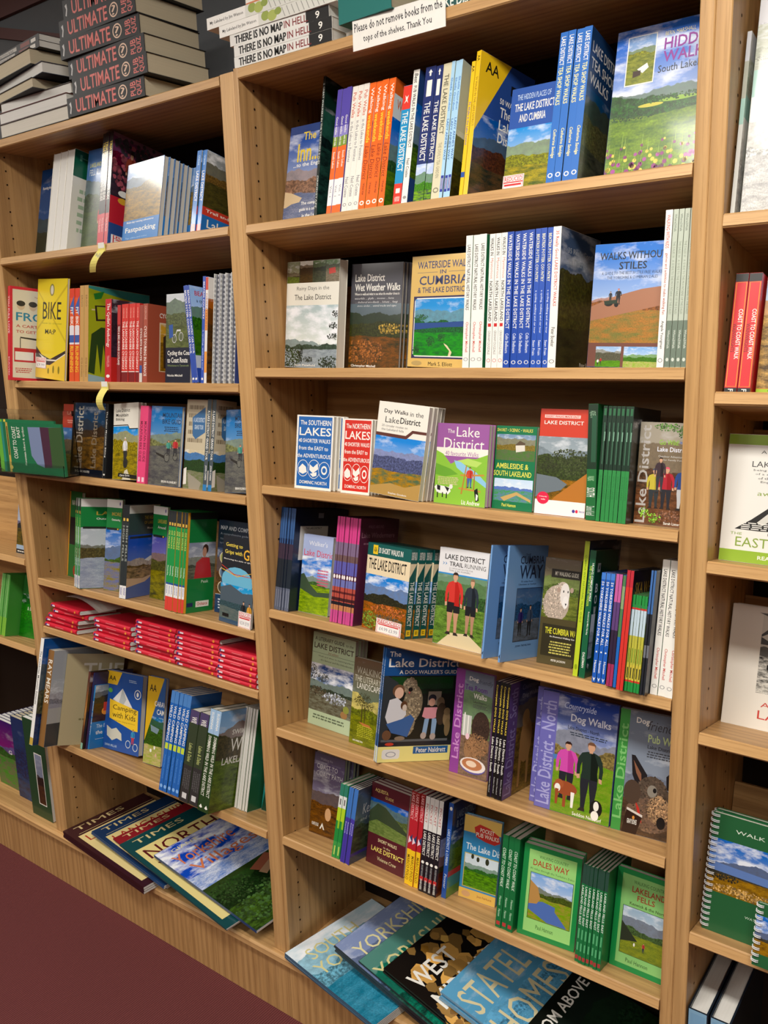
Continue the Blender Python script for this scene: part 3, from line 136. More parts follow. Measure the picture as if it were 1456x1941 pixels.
D('lancs','#d4342c',[],[T('CICERONE',.05,.3,.18,.7,'#e8a090'),T('THE LANCASHIRE CYCLEWAY',.22,.2,.84,.82),R(.86,0,1,1,'#7c1c1c'),R(.86,0,.87,1,W)])
D('cycleroute','#9c4434',[],[T('CYCLISTS ROUTE',.3,.2,.72,.82),R(.78,.1,.88,.9,'#3c5ca0'),R(.88,.0,1,1,'#d8d0c8')])
D('france','#a8503c',[R(0,0,1,1,'#a85038'),T('CYCLE TOURING',.3,.1,1.1,.16),R(.3,.22,1,.85,'#e0c8a8'),L(.33,.24,1,.84,'#c8a060 #d8b878 #b08850 #94703c #a88450 #6c4c28',(.8,.6,.5),132),P('#3c2c20',(.4,.4),(.5,.36),(.5,.8),(.42,.8)),P('#3c2c20',(.6,.42),(.7,.4),(.7,.8),(.62,.8))],[T('CICERONE',.03,.3,.2,.7,'#d0a090'),T('CYCLE TOURING IN FRANCE',.28,.2,.92,.8)])
D('ctcycle','#14182c',[L(0,0,1,.6,'#c8ccd0 #a8b0b8 #54644c #5c6444 #6c7448 #3c4428',(.85,.65,.4),134,.5),R(0,.6,1,1,'#14182c'),Ep(.35,.5,.09,.05,'#c8c8c8'),Ep(.35,.5,.075,.042,'#5c6448'),Ep(.62,.48,.09,.05,'#c8c8c8'),Ep(.62,.48,.075,.042,'#5c6448'),P('#d0d0d0',(.35,.5),(.45,.4),(.6,.4),(.62,.48),(.6,.42),(.46,.42)),P('#2c54a0',(.12,.35),(.28,.34),(.3,.48),(.14,.5)),T('Cycling the Coast',.08,.635,1.05,.70),T('to Coast Route',.08,.71,.9,.77),T('Whitehaven to Tynemouth',.08,.79,.95,.82,'#8ca060',0),T('Nicolas Mitchell',.08,.90,.7,.925)])
D('beacyc','#2c4ca8',[L(0,0,1,.75,'#a8c8f0 #dce8f4 #2c5c2c #3c6c28 #4c7c2c #2c4c20',(.75,.55,.4),136),T('BEATRIX POTTER',.12,.05,1.2,.1,'#c83848'),T('a cycling, walking and car',.15,.13,1.1,.18,'#28344c'),R(0,.72,1,.85,'#c8d0dc'),Ep(.5,.78,.1,.04,K)],[T('BEATRIX POTTER COUNTRY CAR TOUR',.05,.2,.7,.85),Ep(.96,.5,.012,.35,W)])
D('bluevert','#2c50b4',[],[T('BEATRIX COUNTRY',.05,.2,.4,.8),T('a cycling, walking tour',.5,.25,.88,.75,'#c8d4f0'),Ep(.96,.5,.012,.35,W)])
D('orangewhite','#e4e0dc',[L(0,.2,1,1,'#9c5c34 #7c4c2c #5c3c28 #4c3420 #6c4c30 #2c1c14',(.9,.7,.5),138)],[R(0,0,.12,1,'#c8402c'),R(.3,0,.5,1,'#e89c40'),R(.7,0,.9,1,'#e89c40'),T('ORIENTEERING',.15,.25,.5,.75,'#a04030')])
D('spiralwhite','#e4e4e0',[R(0,0,1,1,'#3c4c8c')],[])
D('lakered','#c83c2c',[R(0,0,1,.34,'#c4402c'),T('LAKE',.3,.1,.95,.15,'#e8a898'),N(.3,.22,.9,.28,2,'#e8a898'),L(0,.34,1,1,'#5c7cac #90a0b8 #8c7448 #6c6854 #9c8c5c #74703c',(.75,.5,.4),140)])
D('darkmtb','#1c2430',[L(.05,.0,1,.92,'#1c3450 #34506c #20242c #3c2c20 #8c6c44 #34281c',(.72,.62,.5),142,.3),R(0,.9,1,1,'#0c1424'),R(0,0,.06,1,K),('V','Lake District',.12,.05,.34,.9,'#b8b0a0'),('V','Lake District',.62,.12,.78,.88,'#8a7c68'),T('MOUNTAIN BIKING',.4,.05,1.0,.10,'#8c98a8'),T('20 CLASSIC ROUTES',.15,.925,.6,.955)])
D('mtbspine','#14161a',[],[T('The Lakes Mountain Biking',.1,.2,.72,.85),Ep(.95,.5,.012,.4,W)])
D('ldmb','#ece9dd',[L(0,.3,1,1,'#4c94d8 #dce8f0 #7c7834 #9a8c3c #b09c44 #5c5420',(.88,.72,.5),144,.3),P('#ece9dd',(0,.28),(.6,.28),(.66,.33),(1,.33),(1,0),(0,0)),P(K,(0,.28),(.6,.28),(.66,.33),(1,.33),(1,.342),(.65,.342),(.59,.292),(0,.292)),T('Lake District',.1,.07,.66,.115,K,1),T('Mountain',.1,.13,.6,.175,K,1),T('Biking',.1,.19,.45,.235,K,1),Ep(.52,.78,.09,.07,'#2c2c28'),Ep(.52,.66,.07,.06,'#3c3430'),M(.5,.44,.34,'#e8e8ec','#303030','#e8e8e8',1.1),P('#d8d0b8',(.4,1),(.5,.88),(.6,.86),(.75,1)),P('#1c1c1c',(.25,.91),(1,.94),(1,.99),(.22,.96)),T('Chris Gore',.3,.93,.7,.955)])
D('pinkmtb','#e8487c',[],[T('MOUNTAIN BIKE GUIDE',.2,.2,.72,.85,'#6c1c38'),R(.92,.2,.98,.8,'#f4d0dc')])
mt=[L(0,0,1,1,'#2c6cac #a8c4d8 #6c7458 #7c8058 #6c6c64 #48484c',(.66,.58,.5),146,.3),T('MOUNTAIN',.38,.08,1.05,.14,'#1c3454'),T('BIKE GUIDE',.38,.16,1.05,.22,'#1c3454'),N(.45,.25,.95,.32,3,'#1c3454'),Ep(.58,.64,.09,.06,'#2c2c2c'),Ep(.58,.64,.075,.05,'#6c6c64'),Ep(.85,.62,.08,.055,'#2c2c2c'),Ep(.85,.62,.065,.045,'#6c6c64'),M(.62,.42,.2,'#4c9c8c','#2c2c30','#8c3028',1.5),M(.84,.40,.22,'#c03034','#2c2c30','#2c2c2c',1.5),P('#2c2824',(.2,.58),(.5,.62),(.52,.66),(.24,.61)),T('BRIAN RUSHBURY',.45,.93,.95,.96)]
D('mtbg','#2c6cac',mt); D('mtbg2','#2c6cac',mt)
gr=[R(0,0,1,1,'#c8bca0'),N(.1,.04,.9,.5,5,'#8a7c64',9),P('#3c6c9c',(.3,.2),(.9,.08),(.95,.36),(.5,.44),(.35,.40)),T('A LAKE DISTRICT',.36,.2,.9,.25,'#c8d8e8'),T('GRAND TOUR',.42,.28,.85,.33,'#c8d8e8'),L(0,.56,1,1,'#c8bca0 #9cb4cc #4c70a0 #2c4424 #5c6c3c #8c8878',(.9,.75,.45),150),P('#e8e4dc',(0,.78),(.14,.76),(.16,.95),(0,.96)),P('#9a9484',(.2,.82),(.5,.86),(.9,.92),(.8,1),(.3,1))]
D('grand','#c8bca0',gr); D('grandspine','#c8bca0',gr,[T('A LAKE DISTRICT GRAND TOUR',.12,.22,.66,.8),T('JOHN CAREN',.72,.25,.88,.75),R(.93,0,1,1,'#2c7cb8')],'#46525a')
D('navgreen','#1c7a3c',[R(0,0,.08,1,'#e8a02c'),R(.1,.3,1,.62,'#20242c'),T('NAVIGATE',.2,.1,.9,.16),Ep(.7,.92,.2,.07,'#c03030')])
def osx(n,b,ls,t1,t2,sb='#2c9c48',top='#e4e4e0'):
    D(n,b,[R(0,0,1,.09,top),Ep(.85,.045,.04,.02,'#6c5c9c'),T(t1,.35,.14,.95,.18,'#d0b848'),T(t2,.35,.21,.9,.24),L(0,.32,1,1,*ls),R(.05,.31,.85,.335,'#202820'),R(.72,.315,.8,.33,'#e8b030')],[R(0,0,.18,1,'#2c3034'),R(.14,.2,.17,.8,'#e0b850'),T('LAKE DISTRICT',.22,.25,.5,.8,'#b8dc70'),T('Walks',.55,.25,.75,.75),R(.86,0,1,1,'#ececea'),N(.88,.2,.97,.8,2,'#4c3c9c',3)],sb)
osx('grnblk','#14803c',('#b8c0c8 #d8dce0 #4c4c34 #5c5438 #8c94a8 #b8c0cc',(.72,.66,.5),152,.5),'LAKE','Outstanding')
osx('lake2','#14803c',('#4c74b8 #c8d4e8 #3c547c #4c6430 #6c74a0 #8c8040',(.68,.55,.45),153,.6),'MORE','Outstanding')
osx('lake3','#14803c',('#5c5ca0 #b0a8c8 #6c5438 #54542c #948c3c #3c3c20',(.72,.62,.45),154,.3),'LAKELAND','Around')
D('high','#38484c',[R(0,0,1,.09,'#e0e0dc'),Ep(.85,.045,.04,.02,'#6c5c9c'),T('THE HIGH FELLS',.5,.12,1.0,.16,'#d0b848'),T('OF LAKELAND',.5,.175,1.0,.21,'#d0b848'),T('Mountain',.6,.24,.9,.265),L(0,.32,1,.8,'#3c5cb8 #8c9cd0 #b0a08c #6c5840 #1c1c20 #b89c80',(.40,.34,.28),156,.1),P('#e0e0e4',(.55,.60),(.75,.56),(.85,.57),(.7,.62)),R(0,.8,1,1,'#5468a8'),P('#c8a890',(0,.78),(.5,.80),(.9,.76),(.6,.84),(0,.88)),R(.05,.335,.75,.36,'#202820')],[R(0,.0,.18,1,'#1c2024'),R(.14,.2,.17,.8,'#e0b850'),T('HIGH FELLS',.22,.25,.6,.8,'#a8b0a8'),R(.86,0,1,1,'#ececea'),N(.88,.2,.97,.8,2,'#4c3c9c',3)],'#2c3234')
D('ordn','#14803c',[R(0,0,.08,1,'#e8a82c'),R(.08,0,1,.07,'#1c2420'),L(.08,.3,1,.66,'#8c94a8 #c8ccd4 #6c7060 #54584c #7c7c6c #4c5044',(.6,.4,.3),158),Ep(.65,.37,.1,.05,'#3c2418'),Ep(.62,.4,.07,.05,'#c08c74'),P('#c02c34',(.3,.66),(.35,.5),(.55,.45),(.8,.46),(.9,.66)),T('Peak',.55,.68,.8,.71,'#c8e0c8'),R(.1,.9,.3,.94,'#1c2c5c'),R(.4,.89,.85,.95,W),T('Ordnance',.45,.9,.8,.935,'#c03030')],[R(0,0,.16,1,'#2c3034'),R(.12,.2,.15,.8,'#e0b850'),T('OS WALKS',.2,.25,.38,.8,'#d8d460'),T('Outstanding',.55,.25,.65,.75),R(.72,.1,.74,.9,'#3048a0'),R(.74,0,.86,1,'#ececea'),R(.86,0,1,1,'#dc4438'),N(.75,.3,.84,.7,1,'#3048a0',3)],'#1c9448')
D('compass','#1c2c44',[T('MAP AND COMPASS',.06,.055,.95,.10,'#c8d0d8'),T('A comprehensive guide',.06,.13,.8,.16,'#a8b4c4',0),T('to navigation',.06,.185,.6,.215,'#a8b4c4',0),T('by Kevin Robinson',.06,.235,.5,.255,'#a8b4c4',0),L(0,.3,1,.8,'#3c4c64 #6c7484 #4c4034 #5c4834 #7c5c40 #3c2c1c',(.8,.5,.3),160),Ep(.22,.4,.15,.07,'#d8ccb0'),Ep(.22,.4,.13,.06,'#a0a860'),Ep(.22,.56,.15,.07,'#d8ccb0'),Ep(.22,.56,.13,.06,'#6c90b0'),Ep(.2,.72,.15,.07,'#d8ccb0'),Ep(.2,.72,.13,.06,'#504c44'),R(0,.80,1,1,'#183c64'),P('#d8e0e8',(0,.8),(.5,.79),(1,.83),(1,.835),(.5,.795),(0,.805)),N(.05,.84,.9,.96,4,'#c8d4e0',5)])
D('gps','#20242c',[T('Getting to',.1,.075,.62,.13,'#ecd450'),T('Grips with',.08,.155,.62,.215,'#ecd450'),T('GPS',.66,.12,1.1,.24,'#f0b838'),T('Mastering the skills of GPS',.06,.255,.9,.275),R(0,.42,1,1,'#34506c'),Ep(.5,.5,.48,.16,'#6cb8d8'),P('#e0b030',(0,.38),(.5,.44),(1,.36),(1,.365),(.5,.45),(0,.39)),P('#c83c28',(0,.34),(.4,.42),(1,.42),(1,.425),(.4,.43),(0,.35)),L(0,.55,1,.95,'#5ca0d0 #94b8cc #3c5c84 #40565c #4c5c5c #6c7470',(.7,.6,.35),162),P('#4c5c68',(0,.6),(.3,.55),(.7,.62),(1,.6),(1,.75),(0,.75)),M(.74,.70,.28,'#24282c','#1c1c20',K,1.1),M(.92,.71,.27,'#d89c38','#24242c','#2c1c10',1.1),R(.1,.89,.3,.93,K),('Q',.62,.82,1.0,1.0,'REDUCED','NOW £9.99')])
D('mountsum','#2c4c84',[L(0,.0,1,1,'#34548c #5c78a8 #3c4438 #4c5040 #3c4c70 #1c2440',(.8,.5,.3),164,.2),Ep(.35,.3,.15,.06,W)],[T('The Cumbrian Mountain Summits',.12,.25,.62,.8,'#444'),R(.93,0,1,1,'#c8a848')],'#f2f2ee')
D('raymears','#a8acb0',[R(0,0,1,.76,'#a4aab0'),L(0,.3,1,.62,'#a4aab0 #b0b4bc #9c9ca4 #84848c #8c8c94 #a0a0a8',(.5,.35,.2),166),R(0,.6,1,.76,'#a8a8a4'),R(0,.76,1,1,'#3c3c3c'),T('RAY',.35,.12,.9,.19,'#34302c'),T('my',.45,.25,.7,.3,'#444',0)],[T('RAY MEARS',.1,.15,.55,.85,'#efe8d8')],'#8c6434')
D('tan','#b0a480',[T('THE',.3,.1,1.,.26,'#e0dcd0'),Ep(.5,.6,.1,.04,'#c8b848'),N(.3,.7,.9,.74,1,'#7c7450',3)],[],'#a89c78')
D('purplesp','#34305c',[],[R(0,0,.6,1,'#2c3468'),R(.6,0,1,1,'#4c2c54')])
D('fire','#241814',[L(0,0,1,1,'#4c2414 #3c1c10 #2c1810 #1c120c #180f0b #100a08',(.8,.5,.3),168),R(.5,.2,.9,.3,'#6c6c70')],[R(0,0,.1,1,'#5c2c20'),P('#c87c34',(.1,.3),(.5,.1),(.8,.4),(.5,.6)),P('#e8b058',(.3,.4),(.6,.3),(.7,.5),(.5,.55)),R(.92,0,1,1,'#88b8a0')],'#44241a')
D('bivvy','#1c70b8',[L(0,0,1,.58,'#8c949c #a8acb0 #3c4044 #2c2824 #4c3424 #2c1c14',(.85,.7,.5),170),Ep(.5,.42,.15,.06,'#e8942c'),P('#c83c24',(.4,.28),(.6,.28),(.55,.42),(.42,.42)),R(0,.58,1,1,'#1c74bc'),T('The Book of',.2,.62,1.,.68,'#c8dcec',1),T('the Bivvy',.2,.72,1.,.80),N(.2,.85,.8,.86,1,W)],[R(0,0,.2,1,'#3c98dc'),T('BOOK OF THE BIVVY',.25,.2,.78,.85)],'#2c88d0')
D('campkids','#1c50a0',[P('#f0c424',(0,0),(.42,0),(.30,.17),(0,.17)),T('AA',.06,.06,.26,.12,K),P('#e4e4e0',(.2,.36),(.46,.2),(.76,.42),(.5,.41)),P('#b8c0c0',(.46,.2),(.58,.33),(.5,.41),(.38,.38)),Ep(.88,.24,.09,.06,W),Ep(.88,.24,.075,.05,'#1c50a0'),Ep(.88,.24,.03,.03,W),Ep(.12,.25,.06,.03,'#5ca844'),N(.62,.07,.85,.11,2,'#a8c0e0'),P('#f4cc30',(.12,.36),(.92,.44),(.94,.70),(.8,.70),(.14,.60)),T('Camping',.22,.42,.88,.50,K,0),T('with Kids',.22,.51,.86,.58,K,0),T('Unforgettable camping adventures',.22,.61,.85,.63,'#6c5c14',0),P('#d0d0c0',(.08,.70),(.22,.74),(.35,.71),(.5,.77),(.52,.86),(.38,.84),(.25,.88),(.1,.83)),Ep(.7,.88,.07,.05,'#c8d0d8'),Ep(.7,.88,.055,.04,'#1c50a0'),Ep(.9,.9,.07,.05,'#c8d0d8'),Ep(.9,.9,.055,.04,'#1c50a0'),M(.82,.68,.2,'#3c94c8','#c83c44','#2c1c14',1.2),T('EMMA MILLAR',.06,.93,.4,.96,'#a8c0e0')])
D('caravan','#2c5c9c',[L(0,.45,1,1,'#3c74a8 #5c8480 #2c4c2c #3c5c28 #8ca048 #c8b890',(.95,.8,.4),172),P('#e0b41c',(0,0),(.9,0),(.0,.75)),T('AA',.12,.09,.5,.17,K),P('#7c94a0',(.3,.55),(.8,.58),(.7,.64),(.35,.62)),Ep(.4,.84,.06,.02,W),Ep(.6,.8,.05,.02,W),Ep(.7,.88,.05,.02,'#d8b098'),T('CARAVAN &',.45,.27,1.5,.33),T('CAMPING',.6,.36,1.5,.42)])
D('wildcamp','#2c68b4',[L(0,.3,1,1,'#2c4c84 #3c5c8c #24405c #1c3040 #20382c #142018',(.8,.5,.3),174)],[R(0,0,.12,1,'#4c84c8'),T('WILD CAMPING',.14,.2,.5,.85),R(.52,.1,.58,.9,'#c8dc3c'),T('Stephen Neale and friends',.64,.3,.88,.7,'#5c98e0'),Ep(.95,.5,.018,.35,'#88b8f0')],'#2064b8')
D('wildguide','#34402c',[R(0,0,1,1,'#3c4c2c')],[R(0,0,.14,1,'#4c4068'),T('WILD',.07,.2,.18,.8),T('guide',.19,.25,.28,.75,'#a8b0a0',0),R(.14,0,.6,1,'#34402c'),T('Lakes & Dales',.36,.3,.56,.7,'#b0b870'),R(.6,0,1,1,'#303030'),N(.64,.1,.86,.9,4,'#585858',7),R(.9,.25,.96,.75,'#d0d0d0')])
D('swim','#2c4420',[L(0,0,1,1,'#8cb0dc #dce8f0 #5c3c30 #4c4430 #64783c #2c3c1c',(.85,.75,.5),176,.5),T('SWIMMING',.4,.2,1.2,.25,'#e0e0dc',1),T('WILD',.4,.29,1.2,.42,'#e8e8e4',0),T('LAKELAND',.2,.47,1.1,.54,'#e0e0dc',1)],[R(0,0,.24,1,'#9cbcdc'),T('SUZANNA',.03,.3,.2,.7,W),T('SWIMMING WILD IN THE LAKE DISTRICT',.26,.22,.85,.8,'#e8e8dc'),P(W,(.93,.5),(.96,.2),(.97,.5),(.96,.8))],'#24401c')
D('leaflet','#dcdcd0',[R(0,0,1,1,'#1c5c3c')],[],'#dcdcd0','#d8d8cc')
D('tealmap','#147a74',[('F',0,0,1,1,'#18807a'),P('#5ca02c',(0,.1),(.8,.05),(1,.2),(.9,.35),(.3,.4)),P('#c8d838',(.3,.42),(.8,.40),(.6,.46)),P('#0c3c28',(.1,.7),(.6,.8),(.8,1),(0,1)),P('#c8dcd0',(.2,.66),(.6,.72),(.7,.82),(.66,.82),(.58,.74),(.2,.67))])
D('fareast','#9ab0c8',[L(0,.2,1,.86,'#9ab0cc #d8d0d8 #3c3858 #2c2c2c #6c5c30 #34301c',(.62,.5,.42),180,.3),T('MARDALE',.3,.1,1,.15,'#1c2438'),T('TO FAR EASEDALE',.3,.18,1,.23,'#1c2438'),N(.3,.26,.8,.28,1,'#444'),R(0,.93,1,1,'#202428'),N(.05,.95,.9,.98,1,W)])
D('grnlines','#3c8c34',[],[R(0,0,.7,1,'#4c9c3c'),R(0,.8,1,1,'#b0d898'),R(.7,0,1,1,'#7cb83c')])
D('borrow','#286c28',[L(0,.3,1,1,'#1c4c20 #2c6c28 #2c7428 #34842c #2c7828 #246424',(.8,.6,.4),182),T('15 SHORT',.3,.08,1,.13,'#6c9440'),T('LAKELAND',.25,.17,1,.22,'#a8b870'),T('BORROWDALE',.35,.40,1,.46,'#c8d0b8'),T('& BUTTERMERE',.25,.50,1,.56,'#c8d0b8')])
mb=[L(0,.0,1,.14,'#cfd0d4 #cfd0d4 #cfd0d4 #cfd0d4 #cfd0d4 #cfd0d4',(0,0,0),190,0),L(0,.14,1,.34,'#b4b8a8 #b8bcb0 #9ca090 #b0b4a4 #b8bcb0 #a0a494',(.5,.3,.2),191),R(0,.34,1,.48,'#9cc8bc'),L(0,.46,1,1,'#e0e0dc #d8d8d4 #d0d0cc #dcdcd8 #d8d8d4 #b0b0b0',(.8,.6,.5),192,.2)]
D('marble2','#c8ccc4',mb); D('marble','#c8ccc4',mb,[R(0,0,.16,1,'#c8ccd4'),R(.16,0,.36,1,'#a8ac9c'),R(.36,0,.5,1,'#9cc8bc')],'#d0d2cc')
D('wainctc','#d0202c',[R(0,0,1,1,'#d0202c')],[R(0,0,.07,1,'#181818'),R(.075,.08,.95,.92,'#e0b020'),R(.077,.12,.948,.88,'#d4242c'),T('COAST TO COAST WALK',.30,.15,.72,.5),T('WAINWRIGHTS',.42,.55,.66,.85,'#7c1418'),R(.96,0,1,1,'#181818'),T('F',.97,.3,.99,.7)])
D('walkerlime','#c8702c',[L(0,.0,1,.95,'#a8c4dc #d8e0e8 #b88c4c #c89c5c #c8a874 #4c3c28',(.72,.55,.6),194,.3),R(0,.955,1,1,'#9cbc28'),T("WALKERS",.1,.965,.5,.99,'#2c3c10')])
D('eastern','#ecebe4',[R(0,0,1,.08,'#94b838'),T('A PICTORIAL GUIDE',.34,.12,1.1,.145,'#444',0),T('TO THE',.6,.165,.8,.18,'#444',0),T('LAKELAND FELLS',.26,.205,1.05,.25,'#444',0),T('being an illustrated account',.28,.265,.98,.285,'#444',0),T('of a study and exploration',.3,.295,.96,.315,'#444',0),T('of the mountains in the',.33,.325,.92,.345,'#444',0),T('English Lake District',.36,.355,.9,.375,'#444',0),T('by',.6,.4,.65,.42,'#444',0),T('awainwright',.34,.435,.94,.48,'#8ca848',0,1),P('#2c2c2c',(.14,.74),(.3,.66),(.5,.54),(.62,.51),(.7,.58),(.85,.66),(1,.74),(.7,.735),(.4,.745)),P('#d8d8d0',(.5,.58),(.6,.53),(.56,.62),(.42,.70),(.36,.68)),P('#c8c8c0',(.62,.56),(.68,.62),(.74,.7),(.64,.7)),N(.18,.68,.95,.74,4,'#ecebe4',195),T('BOOK ONE',.48,.755,.75,.775,'#555',0),T('THE',.1,.765,.22,.785,'#8ca848',0),T('EASTERN FELLS',.16,.80,1.2,.875,'#8ca848',0),R(0,.905,1,1,'#94b838'),T('READERS EDITION',.4,.935,1.,.965)])
D('fourth','#e8e4da',[R(.3,.04,1,.70,'#d8d6cc'),P('#48484a',(.3,.22),(.4,.14),(.6,.06),(.75,.09),(1,.2),(1,.36),(.3,.36)),P('#d8d6cc',(.3,.24),(.5,.14),(.6,.1),(.58,.2),(.4,.28)),P('#b8b6b0',(.62,.12),(.8,.18),(.9,.3),(.7,.3)),L(.3,.3,1,.70,'#c8c6c0 #989690 #403f3e #8a8884 #e0ded6 #1c1c1c',(.95,.8,.75),196,0),R(.38,.46,.8,.5,'#141414'),P('#5c5c5c',(.26,.045),(.4,.045),(.5,.07),(.38,.075)),T('A FOURTH',.36,.77,1,.81,'#c8443c',0),T('LAKELAND',.34,.84,1.2,.91,'#c8443c',0)])
D('winder','#1e5c34',[T('WALK WINDERMERE',.22,.10,1.1,.13,'#dce8d8',0),T('WITH BILL BIRKETT',.6,.17,1.05,.185,'#a8c0a8',0),L(.0,.21,1,.66,'#3c6cb8 #b8c4d8 #2c3c60 #3c3c34 #a07c40 #6c5028',(.6,.46,.36),198,.7),P('#5c7cb8',(0,.41),(1,.44),(1,.50),(0,.48)),TR(.35,.615,.36,.04,'#b08c50',150,2),TR(.15,.52,.14,.03,'#2c2c20',50,3),Ep(.82,.49,.12,.09,'#201c1c'),Ep(.88,.42,.06,.04,'#201c1c'),Ep(.9,.435,.02,.02,W),P(W,(.84,.52),(.88,.52),(.87,.62),(.84,.62)),P(W,(.92,.52),(.95,.52),(.96,.63),(.93,.62)),T('TWENTY WALKS AROUND',.5,.74,1.05,.76,'#c8dcc8',0),T('WATERHEAD TROUTBECK WANSFELL',.38,.78,1.1,.80,'#c8dcc8',0),T('WINSTER, HAWKSHEAD &',.48,.82,1.05,.84,'#c8dcc8',0),T('FINSTHWAITE & CARTMEL',.52,.86,1.,.88,'#c8dcc8',0),T('BILL BIRKETT PHOTOGRAPHY',.5,.95,1.05,.97,'#c8dcc8',0)])
D('winder2','#1e5c34',[L(0,.2,1,.8,'#3c6cb8 #b8c4d8 #2c3c60 #3c3c34 #a07c40 #6c5028',(.6,.46,.36),199,.7)])

